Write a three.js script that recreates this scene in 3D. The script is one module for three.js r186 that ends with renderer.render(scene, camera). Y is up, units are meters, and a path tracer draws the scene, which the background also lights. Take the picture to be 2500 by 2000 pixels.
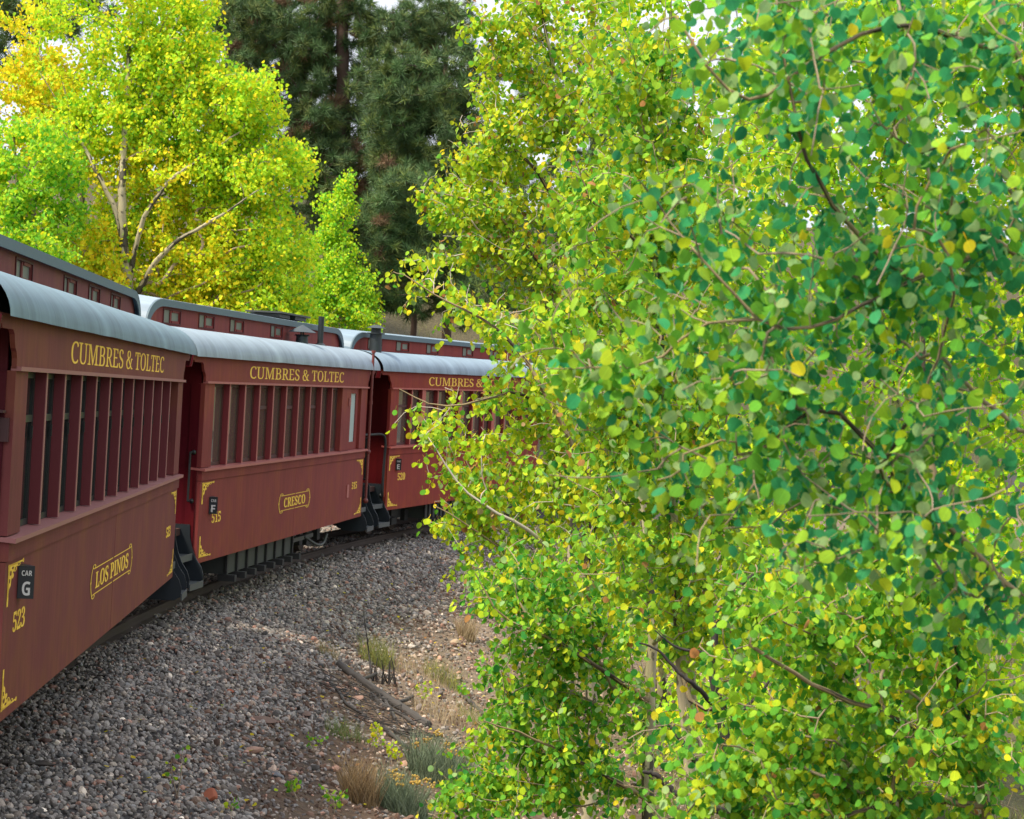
import * as THREE from 'three';
import { FontLoader } from 'three/addons/loaders/FontLoader.js';
import { TextGeometry } from 'three/addons/geometries/TextGeometry.js';
import { mergeGeometries } from 'three/addons/utils/BufferGeometryUtils.js';

// ------------------------------------------------------------------ camera, sky, sun, exposure
const scene = new THREE.Scene();
const W = 1024, H = 819, CAMY = 2.504;
const camera = new THREE.PerspectiveCamera(22.62, W / H, 0.1, 1500);
camera.position.set(0, CAMY, 0);
camera.rotation.order = 'YXZ';
camera.rotation.set(-0.00575, 0, 0.01233);
camera.focus = 15; camera.userData.fStop = 9;
camera.updateMatrixWorld(true);

const renderer = new THREE.WebGLRenderer({ antialias: true });
renderer.setSize(W, H);
renderer.toneMapping = THREE.LinearToneMapping;
renderer.toneMappingExposure = 1.65;
renderer.shadowMap.enabled = true;

{ // bright high cloud with a little blue in it
  const w = 512, h = 256, d = new Float32Array(w * h * 4);
  for (let j = 0; j < h; j++) for (let i = 0; i < w; i++) {
    const el = (j + 0.5) / h * Math.PI - Math.PI / 2, az = (i / w) * Math.PI * 2, k = (j * w + i) * 4;
    const up = Math.max(0, Math.sin(el));
    let c = 0;
    for (let o = 1; o <= 4; o++) c += Math.sin(az * o * 2 + o * 1.7 + Math.sin(el * 3 * o) * 1.3) * Math.cos(el * o * 2.7 + o) / o;
    c = 0.5 + 0.22 * c;
    const L = el < 0 ? 0.2 : 0.66 + 0.16 * up;
    d[k] = L * (0.84 + 0.16 * c); d[k + 1] = L * (0.93 + 0.09 * c); d[k + 2] = L * (1.13 - 0.05 * c); d[k + 3] = 1;
  }
  const t = new THREE.DataTexture(d, w, h, THREE.RGBAFormat, THREE.FloatType);
  t.mapping = THREE.EquirectangularReflectionMapping; t.magFilter = THREE.LinearFilter; t.minFilter = THREE.LinearFilter; t.needsUpdate = true;
  scene.background = t; scene.environment = t; scene.environmentIntensity = 1;
}
const sun = new THREE.DirectionalLight(0xfff2dc, 4.2);
sun.position.set(-33, 66, -1); sun.target.position.set(0, 0, -25);
sun.castShadow = true; sun.shadow.radius = 20; sun.shadow.mapSize.set(4096, 4096);
Object.assign(sun.shadow.camera, { left: -60, right: 60, top: 60, bottom: -60, near: 1, far: 220 });
scene.add(sun, sun.target);

// ------------------------------------------------------------------ helpers
const V = (x, y, z) => new THREE.Vector3(x, y, z);
function rngOf(a) { return () => { a |= 0; a = a + 0x6D2B79F5 | 0; let t = Math.imul(a ^ a >>> 15, 1 | a); t = t + Math.imul(t ^ t >>> 7, 61 | t) ^ t; return ((t ^ t >>> 14) >>> 0) / 4294967296; }; }
const R0 = rngOf(12345);
const lerp = (a, b, t) => a + (b - a) * t, clamp = (x, a, b) => Math.min(b, Math.max(a, x));
const smooth = (a, b, x) => { const t = clamp((x - a) / (b - a), 0, 1); return t * t * (3 - 2 * t); };
function hash2(i, j) { let n = Math.imul(i, 374761393) + Math.imul(j, 668265263) | 0; n = Math.imul(n ^ n >>> 13, 1274126177); return ((n ^ n >>> 16) >>> 0) / 4294967296; }
function vnoise(x, y) { const i = Math.floor(x), j = Math.floor(y), u = smooth(0, 1, x - i), v = smooth(0, 1, y - j); return lerp(lerp(hash2(i, j), hash2(i + 1, j), u), lerp(hash2(i, j + 1), hash2(i + 1, j + 1), u), v); }
function fbm(x, y, o = 4) { let s = 0, a = 0.5, n = 0; for (let k = 0; k < o; k++) { s += a * vnoise(x, y); n += a; x = x * 2.03 + 17.1; y = y * 2.03 + 9.7; a *= 0.5; } return s / n; }
const used = new Map();
function numbered(name) { const n = used.get(name) ?? 0; used.set(name, n + 1); return n ? `${name}_${String(n).padStart(3, '0')}` : name; }
function tag(o, label, category, group, kind) { o.userData.label = label; o.userData.category = category; if (group) o.userData.group = group; if (kind) o.userData.kind = kind; return o; }
function thing(name, pos, label, category, group) { const g = new THREE.Group(); g.name = numbered(name); g.position.copy(pos); scene.add(g); return tag(g, label, category, group); }
function mesh(name, geo, mat, parent = scene) { const m = new THREE.Mesh(geo, mat); m.name = parent === scene ? numbered(name) : name; m.castShadow = m.receiveShadow = true; parent.add(m); return m; }
const rayDir = (px, py) => V((px - 1250) / 5000, -(py - 1000) / 5000, -1).applyQuaternion(camera.quaternion);
const at = (px, py, d) => rayDir(px, py).multiplyScalar(d).add(camera.position);   // where a thing stands: direction and distance
function noiseTex(w, h, f, srgb = false, rep = [1, 1]) {
  const d = new Uint8Array(w * h * 4);
  for (let j = 0; j < h; j++) for (let i = 0; i < w; i++) { const c = f(i / w, j / h, i, j), k = (j * w + i) * 4; for (let q = 0; q < 3; q++) d[k + q] = clamp(Math.round((Array.isArray(c) ? c[q] : c) * 255), 0, 255); d[k + 3] = 255; }
  const t = new THREE.DataTexture(d, w, h); t.wrapS = t.wrapT = THREE.RepeatWrapping; t.magFilter = THREE.LinearFilter; t.minFilter = THREE.LinearMipmapLinearFilter; t.generateMipmaps = true;
  if (srgb) t.colorSpace = THREE.SRGBColorSpace; t.repeat.set(...rep); t.needsUpdate = true; return t;
}
const pfbm = (x, y, p, o = 4) => { // wraps at 1
  let s = 0, a = 0.5, n = 0; for (let k = 0; k < o; k++) { const X = x * p, Y = y * p, i = Math.floor(X), j = Math.floor(Y), u = smooth(0, 1, X - i), v = smooth(0, 1, Y - j), m = (q) => ((q % p) + p) % p;
    s += a * lerp(lerp(hash2(m(i) + k * 91, m(j)), hash2(m(i + 1) + k * 91, m(j)), u), lerp(hash2(m(i) + k * 91, m(j + 1)), hash2(m(i + 1) + k * 91, m(j + 1)), u), v); n += a; p *= 2; a *= 0.5; } return s / n; };
function tube(pts, radii, sides, capEnd = true) {   // pts Vector3[], radii[]
  const n = pts.length, pos = [], nor = [], uv = [], idx = []; const T = V(), N = V(), B = V(), P = V(); let L = 0;
  N.set(0.31, 0.2, 0.93);
  for (let i = 0; i < n; i++) {
    T.subVectors(pts[Math.min(i + 1, n - 1)], pts[Math.max(i - 1, 0)]).normalize();
    N.addScaledVector(T, -N.dot(T)); if (N.lengthSq() < 1e-6) N.set(T.y, T.z, T.x).addScaledVector(T, -V(T.y, T.z, T.x).dot(T)); N.normalize(); B.crossVectors(T, N);
    if (i) L += pts[i].distanceTo(pts[i - 1]);
    for (let s = 0; s <= sides; s++) { const a = s / sides * Math.PI * 2, c = Math.cos(a), d = Math.sin(a); P.set(N.x * c + B.x * d, N.y * c + B.y * d, N.z * c + B.z * d); nor.push(P.x, P.y, P.z); pos.push(pts[i].x + P.x * radii[i], pts[i].y + P.y * radii[i], pts[i].z + P.z * radii[i]); uv.push(s / sides, L); }
  }
  const w = sides + 1;
  for (let i = 0; i < n - 1; i++) for (let s = 0; s < sides; s++) { const a = i * w + s; idx.push(a, a + 1, a + w, a + 1, a + w + 1, a + w); }
  if (capEnd) for (const [e, f] of [[0, -1], [n - 1, 1]]) { const c = pos.length / 3; T.subVectors(pts[e ? e : 1], pts[e ? e - 1 : 0]).normalize(); pos.push(pts[e].x, pts[e].y, pts[e].z); nor.push(T.x * f, T.y * f, T.z * f); uv.push(0.5, L); for (let s = 0; s < sides; s++) { const a = e * w + s; f < 0 ? idx.push(c, a + 1, a) : idx.push(c, a, a + 1); } }
  const g = new THREE.BufferGeometry(); g.setAttribute('position', new THREE.Float32BufferAttribute(pos, 3)); g.setAttribute('normal', new THREE.Float32BufferAttribute(nor, 3)); g.setAttribute('uv', new THREE.Float32BufferAttribute(uv, 2)); g.setIndex(idx); return g;
}
const merge = (a) => a.length === 1 ? a[0] : mergeGeometries(a.map((g) => { const q = g.index ? g.toNonIndexed() : g; for (const k of Object.keys(q.attributes)) if (!['position', 'normal', 'uv'].includes(k)) q.deleteAttribute(k); return q; }));
const box = (x0, x1, y0, y1, z0, z1) => { const g = new THREE.BoxGeometry(x1 - x0, y1 - y0, z1 - z0); g.translate((x0 + x1) / 2, (y0 + y1) / 2, (z0 + z1) / 2); return metricUV(g); };
function metricUV(g) { const p = g.attributes.position, n = g.attributes.normal, u = g.attributes.uv; for (let i = 0; i < p.count; i++) { const ax = Math.abs(n.getX(i)), ay = Math.abs(n.getY(i)), az = Math.abs(n.getZ(i)); if (az >= ax && az >= ay) u.setXY(i, p.getX(i), p.getY(i)); else if (ay >= ax) u.setXY(i, p.getX(i), p.getZ(i)); else u.setXY(i, p.getZ(i), p.getY(i)); } return g; }
const rod = (a, b, r, s = 10) => tube([a, b], [r, r], s);
const rods = (pts, r, s = 8) => { const c = new THREE.CatmullRomCurve3(pts, false, 'centripetal').getPoints(pts.length * 5); return tube(c, c.map(() => r), s); };
const std = (c, rough = 0.8, o = {}) => new THREE.MeshStandardMaterial({ color: new THREE.Color().setRGB(...c), roughness: rough, ...o });

// ------------------------------------------------------------------ the line of the track
const DEG = Math.PI / 180;
const CARS = [{ x: -2.9965, d: 11.989, yaw: -3.4857 }, { x: -3.6084, d: 23.510, yaw: 6.8663 }, { x: -2.145, d: 34.944, yaw: 15.7505 }].map((c) => {
  const a = c.yaw * DEG, f = [Math.sin(a), Math.cos(a)], r = [Math.cos(a), -Math.sin(a)];
  return { yaw: a, cx: c.x + f[0] * 4.915 - r[0] * 1.25, cd: c.d + f[1] * 4.915 - r[1] * 1.25 };
});
const BANK = 2.4649 * DEG;
const track = [];
{ const S = 11.95, h = (s) => s < 0 ? CARS[0].yaw + s * 0.0145 : s < S ? lerp(CARS[0].yaw, CARS[1].yaw, s / S) : s < 2 * S ? lerp(CARS[1].yaw, CARS[2].yaw, s / S - 1) : CARS[2].yaw + (s - 2 * S) * 0.0142;
  const ds = 0.25, fw = []; let x = CARS[0].cx, d = CARS[0].cd;
  for (let s = 0; s < 150; s += ds) { fw.push({ s, x, d, a: h(s) }); const m = h(s + ds / 2); x += Math.sin(m) * ds; d += Math.cos(m) * ds; }
  x = CARS[0].cx; d = CARS[0].cd; const bk = [];
  for (let s = 0; s > -60; s -= ds) { const m = h(s - ds / 2); x -= Math.sin(m) * ds; d -= Math.cos(m) * ds; bk.push({ s: s - ds, x, d, a: h(s - ds) }); }
  track.push(...bk.reverse(), ...fw);
}
const sAt = (s) => { const k = clamp((s + 60) / 0.25, 0, track.length - 1.001), i = Math.floor(k), t = k - i, a = track[i], b = track[i + 1]; return { x: lerp(a.x, b.x, t), d: lerp(a.d, b.d, t), a: lerp(a.a, b.a, t) }; };
const onTrack = (s, u) => { const q = sAt(s); return [q.x + Math.cos(q.a) * u, q.d - Math.sin(q.a) * u]; };     // [x, depth]
function toTrack(x, d) { let best = 0, bd = 1e9; for (let i = 0; i < track.length; i += 8) { const q = (track[i].x - x) ** 2 + (track[i].d - d) ** 2; if (q < bd) { bd = q; best = i; } }
  for (let i = Math.max(0, best - 8); i < Math.min(track.length, best + 9); i++) { const q = (track[i].x - x) ** 2 + (track[i].d - d) ** 2; if (q < bd) { bd = q; best = i; } }
  const q = track[best]; return [q.s + (x - q.x) * Math.sin(q.a) + (d - q.d) * Math.cos(q.a), (x - q.x) * Math.cos(q.a) - (d - q.d) * Math.sin(q.a)]; }
function prof(u) {
  const pts = [[-200, 13.5], [-55, 13.2], [-38, 12.2], [-25, 8.8], [-13, 4.5], [-5.2, 0.1], [-4.2, -0.42], [-2.8, -0.45], [-1.75, -0.1], [-1.25, -0.07], [1.25, -0.165], [1.8, -0.24], [3.3, -0.78], [5.2, -1.45], [8, -2.3], [14, -3.3], [30, -4], [60, -4.2]];
  let i = 0; while (i < pts.length - 2 && u > pts[i + 1][0]) i++; const t = clamp((u - pts[i][0]) / (pts[i + 1][0] - pts[i][0]), 0, 1); return lerp(pts[i][1], pts[i + 1][1], t);
}
const groundSU = (s, u) => (prof(u - 0.25) + prof(u) + prof(u + 0.25)) / 3 + (fbm(s * 0.9 + 40, u * 0.9, 3) - 0.5) * 0.22 * smooth(2.2, 4.2, Math.abs(u)) + (fbm(s * 0.16, u * 0.16 + 7, 3) - 0.5) * 2.2 * smooth(4.5, 14, Math.abs(u)) + (fbm(s * 2.2, u * 2.2 + 9, 2) - 0.5) * 0.05;
const groundY = (x, d) => groundSU(...toTrack(x, d));
function gp(px, py) { const dir = rayDir(px, py), p = camera.position.clone(); let t = 6; for (let k = 0; k < 900; k++) { p.copy(camera.position).addScaledVector(dir, t); const h = p.y - groundY(p.x, -p.z); if (h < 0.005) break; t += Math.max(0.01, h * 0.35); if (t > 120) break; } return p; }
const onGround = (x, d, up = 0) => V(x, groundY(x, d) + up, -d);

// ------------------------------------------------------------------ ground
{
  const us = [], ss = [];
  for (let u = -75; u < -14; u += 2.5) us.push(u); for (let u = -14; u < -3; u += 0.5) us.push(u); for (let u = -3; u < 9; u += 0.16) us.push(u); for (let u = 9; u < 16; u += 0.6) us.push(u); for (let u = 16; u <= 46; u += 3) us.push(u);
  for (let s = -34; s < -12; s += 1.2) ss.push(s); for (let s = -12; s < 34; s += 0.2) ss.push(s); for (let s = 34; s < 130; s += 1.4) ss.push(s);
  const pos = [], col = [], uv = [], idx = [];
  ss.forEach((s) => us.forEach((u) => {
    const [x, d] = onTrack(s, u); pos.push(x, groundSU(s, u), -d); uv.push(s, u);
    const n = fbm(s * 0.7, u * 0.7 + 31, 4), m = fbm(s * 0.25 + 9, u * 0.3, 3), g = smooth(3.0, 2.2, u + (n - 0.5) * 1.6) * smooth(-3.2, -2.2, u);
    const dry = smooth(2, 7, s) * smooth(2.4, 3.6, u) * smooth(7.5, 5, u) * 0.75, soil = [lerp(lerp(0.1, 0.19, n), 0.34, dry), lerp(lerp(0.056, 0.118, n), 0.26, dry), lerp(lerp(0.034, 0.07, n), 0.18, dry)], wood = [lerp(0.07, 0.15, m), lerp(0.075, 0.13, m), lerp(0.025, 0.05, m)], grav = [0.06, 0.052, 0.052], hill = [lerp(0.13, 0.26, m), lerp(0.085, 0.165, m), lerp(0.055, 0.1, m)];
    const hl = smooth(-4, -6, u), gr = smooth(34, 48, s) * 0.8; for (let q = 0; q < 3; q++) col.push(lerp(lerp(lerp(soil[q], wood[q], smooth(5, 8, u)), lerp(hill[q], wood[q] * 0.9, gr), hl), grav[q], g));
  }));
  const w = us.length; for (let i = 0; i < ss.length - 1; i++) for (let j = 0; j < w - 1; j++) { const a = i * w + j; idx.push(a, a + 1, a + w, a + 1, a + w + 1, a + w); }
  const g = new THREE.BufferGeometry(); g.setAttribute('position', new THREE.Float32BufferAttribute(pos, 3)); g.setAttribute('uv', new THREE.Float32BufferAttribute(uv, 2)); g.setAttribute('color', new THREE.Float32BufferAttribute(col, 3)); g.setIndex(idx); g.computeVertexNormals();
  const bump = noiseTex(512, 512, (x, y) => pfbm(x, y, 16, 5)), tone = noiseTex(512, 512, (x, y) => 0.62 + 0.38 * pfbm(x, y, 24, 5), true);
  mesh('ground', g, new THREE.MeshStandardMaterial({ vertexColors: true, roughness: 0.95, map: tone, bumpMap: bump, bumpScale: 0.05, side: THREE.DoubleSide })).userData.kind = 'structure';
  const far = new THREE.PlaneGeometry(1600, 1600, 8, 8); far.rotateX(-Math.PI / 2); far.translate(0, -7, -200);
  mesh('valley_floor', far, std([0.12, 0.11, 0.05], 1)).userData.kind = 'structure';
}

// ------------------------------------------------------------------ gravel, sticks, stones
function stoneGeo(seed, detail = 1, amp = 0.22) {
  const r = rngOf(seed), g = new THREE.IcosahedronGeometry(1, detail), p = g.attributes.position, m = new Map(), cuts = [];
  for (let i = 0; i < 8; i++) cuts.push([V(r() - 0.5, r() - 0.5, r() - 0.5).normalize(), 0.5 + r() * 0.32]);
  for (let i = 0; i < p.count; i++) { const v = V().fromBufferAttribute(p, i), k = v.toArray().map((x) => x.toFixed(3)).join(); if (!m.has(k)) m.set(k, 1 + (r() - 0.5) * amp); v.multiplyScalar(m.get(k)); for (const [n, c] of cuts) { const h = v.dot(n) - c; if (h > 0) v.addScaledVector(n, -h * 0.9); } p.setXYZ(i, v.x, v.y, v.z); }
  g.computeVertexNormals(); return g;
}
const M4 = new THREE.Matrix4(), Q4 = new THREE.Quaternion(), E4 = new THREE.Euler(), S4 = V(), P4 = V(), C4 = new THREE.Color();
function scatter(name, geo, mat, list, parent = scene) { const m = new THREE.InstancedMesh(geo, mat, list.length); m.name = parent === scene ? numbered(name) : name; list.forEach((q, i) => { m.setMatrixAt(i, q.m); if (q.c) m.setColorAt(i, C4.setRGB(...q.c)); }); m.castShadow = m.receiveShadow = true; m.userData.kind = 'stuff'; parent.add(m); return m; }
{
  const r = rngOf(77), L = [];
  for (let s = -7; s < 27; s += 0.1) {
    const near = smooth(16, -4, s), cell = lerp(0.042, 0.034, near);
    const n = Math.round(5.6 * 0.1 / (cell * cell) * 1.0);
    for (let i = 0; i < n; i++) {
      const u = -1.9 + r() * 6.1, ss = s + r() * 0.1, edge = u + (fbm(ss * 0.7, u * 0.7 + 31, 3) - 0.5) * 1.8;
      const se = edge + smooth(6, -3, ss) * 0.35; if (se > 2.1 && r() < smooth(2.1, 3.4, se) * 0.93) continue;
      const [x, d] = onTrack(ss, u), k = cell * (0.36 + 0.52 * r() * r() + (r() < 0.04 ? 0.4 : 0));
      E4.set(r() * 6.3, r() * 6.3, r() * 6.3); Q4.setFromEuler(E4); S4.set(k * (0.75 + r() * 0.5), k * (0.6 + r() * 0.5), k * (0.8 + r() * 0.6));
      M4.compose(P4.set(x, groundSU(ss, u) + k * (r() * 0.9 - 0.15), -d), Q4, S4);
      const t = r(), v = 0.3 + r() * 1.15;
      const c = t < 0.62 ? [0.15, 0.137, 0.13] : t < 0.76 ? [0.20, 0.17, 0.148] : t < 0.88 ? [0.125, 0.123, 0.125] : t < 0.95 ? [0.2, 0.115, 0.09] : t < 0.99 ? [0.3, 0.26, 0.22] : [0.5, 0.44, 0.38];
      L.push({ m: M4.clone(), c: c.map((q, i) => q * v * [1.8, 1.74, 1.64][i]) });
    }
  }
  tag(scatter('ballast_gravel', stoneGeo(5), std([1, 1, 1], 0.75, { flatShading: true }), L), 'grey purple crushed stone ballast sloping from the track to the weeds', 'gravel', null, 'stuff');
}
// ------------------------------------------------------------------ railway track
const rust = std([0.055, 0.036, 0.026], 0.75), steel = std([0.2, 0.18, 0.17], 0.4, { metalness: 0.7 });
{
  const t = thing('railway_track', V(CARS[0].cx, 0, -CARS[0].cd), 'brown steel rails on dark wooden sleepers curving right under the coaches', 'railway track'), o = t.position;
  const up = (u) => -Math.sin(BANK) * u;
  for (const u0 of [-0.538, 0.418]) {
    const prf = [[-0.06, -0.13], [0.06, -0.13], [0.06, -0.118], [0.012, -0.1], [0.012, -0.04], [0.033, -0.028], [0.033, -0.004], [0.026, 0], [-0.026, 0], [-0.033, -0.004], [-0.033, -0.028], [-0.012, -0.04], [-0.012, -0.1], [-0.06, -0.118]];
    const pos = [], idx = [], n = prf.length, ss = []; for (let s = -16; s <= 60; s += 0.6) ss.push(s);
    ss.forEach((s) => prf.forEach(([a, b]) => { const [x, d] = onTrack(s, u0 + a); pos.push(x - o.x, b + up(u0 + a) + 0.02, -d - o.z); }));
    for (let i = 0; i < ss.length - 1; i++) for (let j = 0; j < n; j++) { const a = i * n + j, b = i * n + (j + 1) % n; idx.push(a, b, a + n, b, b + n, a + n); }
    const g = new THREE.BufferGeometry(); g.setAttribute('position', new THREE.Float32BufferAttribute(pos, 3)); g.setIndex(idx); const q = g.toNonIndexed(); q.computeVertexNormals(); mesh('rail', q, rust, t);
  }
  const wood = noiseTex(128, 128, (x, y) => 0.5 + 0.5 * pfbm(x * 0.25, y, 16, 4), true), wm = [[0.09, 0.065, 0.05], [0.13, 0.1, 0.08], [0.06, 0.045, 0.038]].map((c) => std(c, 0.95, { map: wood }));
  const r = rngOf(9), gs = [0, 1, 2].map((k) => box(-0.11, 0.11, -0.15, 0, -1.12 + k * 0.03, 1.1 + k * 0.04));
  for (let s = -9; s < 34; s += 0.52) { const q = sAt(s), m = mesh('sleeper', gs[Math.floor(r() * 3)], wm[Math.floor(r() * 3)], t); m.position.set(q.x - o.x, -0.115 + (r() - 0.5) * 0.02, -q.d - o.z); m.rotation.set(BANK * 1, Math.PI / 2 - q.a + (r() - 0.5) * 0.04, 0, 'YXZ'); }
}
// ------------------------------------------------------------------ coaches
const serif = await new FontLoader().loadAsync('fonts/droid/droid_serif_regular.typeface.json');
const serifBold = await new FontLoader().loadAsync('fonts/droid/droid_serif_bold.typeface.json');
const sansBold = await new FontLoader().loadAsync('fonts/droid/droid_sans_bold.typeface.json');
function textBox(str, font, x0, x1, y0, y1, z, squash = 0) { // letters standing on the face z, filling a box
  const g = new TextGeometry(str, { font, size: 1, depth: 0.02, curveSegments: 5 }); g.computeBoundingBox(); const b = g.boundingBox;
  g.translate(-b.min.x, -b.min.y, 0); g.scale((x1 - x0) / (b.max.x - b.min.x), (y1 - y0) / (b.max.y - b.min.y), 0.12); g.translate(x0, y0, z); return g;
}
const KX = 5;   // the lettering is painted wide
function ribbon(pts, w, closed = false) { // flat painted line in the (x, y) plane
  const n = pts.length, L = [], Rr = []; for (let i = 0; i < n; i++) { const a = pts[closed ? (i - 1 + n) % n : Math.max(0, i - 1)], b = pts[closed ? (i + 1) % n : Math.min(n - 1, i + 1)]; let tx = b[0] - a[0], ty = b[1] - a[1]; const l = Math.hypot(tx, ty) || 1; tx /= l; ty /= l; L.push([pts[i][0] - ty * w / 2, pts[i][1] + tx * w / 2]); Rr.push([pts[i][0] + ty * w / 2, pts[i][1] - tx * w / 2]); }
  const pos = [], idx = []; for (let i = 0; i < n; i++) pos.push(...L[i], 0, ...Rr[i], 0); const m = closed ? n : n - 1; for (let i = 0; i < m; i++) { const a = i * 2, b = ((i + 1) % n) * 2; idx.push(a, a + 1, b, a + 1, b + 1, b); }
  const g = new THREE.BufferGeometry(); g.setAttribute('position', new THREE.Float32BufferAttribute(pos, 3)); g.setAttribute('normal', new THREE.Float32BufferAttribute(pos.map((_, i) => i % 3 === 2 ? 1 : 0), 3)); g.setAttribute('uv', new THREE.Float32BufferAttribute(new Float32Array(pos.length / 3 * 2), 2)); g.setIndex(idx); return g;
}
const ell = (cx, cy, rx, ry, n = 14, a0 = 0, a1 = Math.PI * 2) => Array.from({ length: n }, (_, i) => { const a = a0 + (a1 - a0) * i / (a1 - a0 > 6.2 ? n : n - 1); return [cx + Math.cos(a) * rx, cy + Math.sin(a) * ry]; });
function flatShape(pts, holes = []) { const s = new THREE.Shape(pts.map((p) => new THREE.Vector2(...p))); for (const h of holes) s.holes.push(new THREE.Path(h.map((p) => new THREE.Vector2(...p)))); return new THREE.ShapeGeometry(s, 6); }
function ornament() {  // corner scrollwork, corner at the origin, growing to +x and -y, in painted width
  const g = [ribbon([[0, -0.008], [0.105, -0.008]], 0.011), ribbon([[0.006, 0], [0.006, -0.25]], 0.009), ribbon([[0.1, 0.004], [0.1, -0.02]], 0.008)];
  g.push(flatShape([[0.004, -0.004], [0.066, -0.006], [0.06, -0.03], [0.046, -0.024], [0.044, -0.05], [0.032, -0.052], [0.036, -0.085], [0.024, -0.09], [0.022, -0.13], [0.012, -0.15], [0.01, -0.19], [0.003, -0.2]], [ell(0.018, -0.055, 0.006, 0.016, 10), ell(0.03, -0.028, 0.007, 0.008, 10), ell(0.013, -0.1, 0.004, 0.014, 8)]));
  g.push(ribbon(ell(0.046, -0.04, 0.008, 0.014, 10), 0.005, true), ribbon(ell(0.03, -0.075, 0.007, 0.014, 10), 0.005, true), ribbon(ell(0.07, -0.02, 0.008, 0.009, 9), 0.005, true));
  const m = merge(g); m.scale(KX, 1, 1); return m;
}
const ornGeo = ornament();
function plateGeo(w, h) { // frame of the name plate, centred, in painted width w
  const x = w / 2, y = h / 2, g = []; const lw = 0.008;
  for (const s of [1, -1]) { const a = [[-x + 0.012, s * y], [-x * 0.02, s * y]], b = [[x * 0.03, s * y], [x - 0.012, s * y]]; g.push(ribbon(a, lw), ribbon(b, lw));
    for (const q of [1, -1]) g.push(ribbon(ell(q * (x - 0.014), s * (y + 0.016), 0.014, 0.015, 10), 0.007, true));
    const arc = []; for (let i = 0; i <= 12; i++) { const t = i / 12 * 2 - 1; arc.push([s * (x + 0.016 * (1 - t * t)), t * (y + 0.012)]); } g.push(ribbon(arc, 0.006)); g.push(flatShape(ell(s * (x + 0.016), 0, 0.007, 0.012, 8))); }
  const m = merge(g); m.scale(KX, 1, 1); return m;
}
const HL = 4.915, YB = 0.55, YS = 1.645, YL = 2.64, YE = 2.95, ZS = 1.25, OV = 0.65, ZC = 0.64, YC0 = 3.27, YC = 3.575;
function paintMat(c, seed, rough = 0.5) { // weathered painted boards: vertical streaks and faded patches
  const t = noiseTex(512, 512, (x, y, i, j) => { const st = pfbm(x, y * 0.05 + seed, 64, 3), pt = pfbm(x + seed * 0.13, y, 4, 5), fine = hash2(i + seed * 7, j); const k = 0.80 + 0.13 * st + 0.17 * (pt - 0.5) + 0.03 * fine, f = smooth(0.5, 0.75, pt); return [k, k * (0.95 + 0.07 * f), k * (0.95 + 0.1 * (1 - f))]; }, true, [0.5, 0.5]);
  const b = noiseTex(512, 512, (x, y) => { const q = (x * 24) % 1; return (q < 0.06 ? 0.3 : 0.7) + 0.2 * pfbm(x, y * 0.2, 64, 2); }, false, [0.5, 0.5]);
  return new THREE.MeshPhysicalMaterial({ color: new THREE.Color().setRGB(...c), roughness: rough, specularIntensity: 0.25, map: t, bumpMap: b, bumpScale: 0.0012 });
}
const gold = std([1.0, 0.65, 0.07], 0.6), black = std([0.012, 0.014, 0.016], 0.45), blueBlack = std([0.011, 0.017, 0.023], 0.5), stepGrey = std([0.08, 0.09, 0.095], 0.55, { metalness: 0.2 }), darkIron = std([0.02, 0.02, 0.02], 0.7), battery = std([0.05, 0.056, 0.05], 0.7), signWhite = std([0.72, 0.74, 0.72], 0.5);
const roofTex = noiseTex(512, 512, (x, y) => { const p = pfbm(x, y * 0.3, 10, 5), s = pfbm(x + 0.3, y * 0.06, 48, 3); const k = 0.74 + 0.2 * p + 0.16 * (s - 0.5), w = smooth(0.6, 0.75, p) * 0.05; return [k * 0.97 + w, k + w * 0.9, k * 1.02 + w * 0.6]; }, true, [0.25, 0.5]);
const roofBump = noiseTex(256, 256, (x, y) => { const q = (x * 4) % 1; return (q < 0.03 ? 1 : 0.45) + 0.2 * pfbm(x, y, 8, 3); }, false, [0.25, 0.5]);
const roofMat = std([0.23, 0.34, 0.4], 0.55, { map: roofTex, bumpMap: roofBump, bumpScale: 0.004, side: THREE.DoubleSide });
const roofEdge = std([0.09, 0.14, 0.165], 0.6);
const glassMat = std([0.34, 0.33, 0.28], 0.03, { metalness: 0.8 });
const smokyGlass = std([0.014, 0.019, 0.017], 0.12);
const clereGlass = std([0.17, 0.2, 0.17], 0.3), paleGlass = std([0.42, 0.55, 0.55], 0.3);
const inside = std([0.055, 0.022, 0.018], 0.8), ceilingMat = std([0.10, 0.08, 0.06], 0.8);

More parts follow.
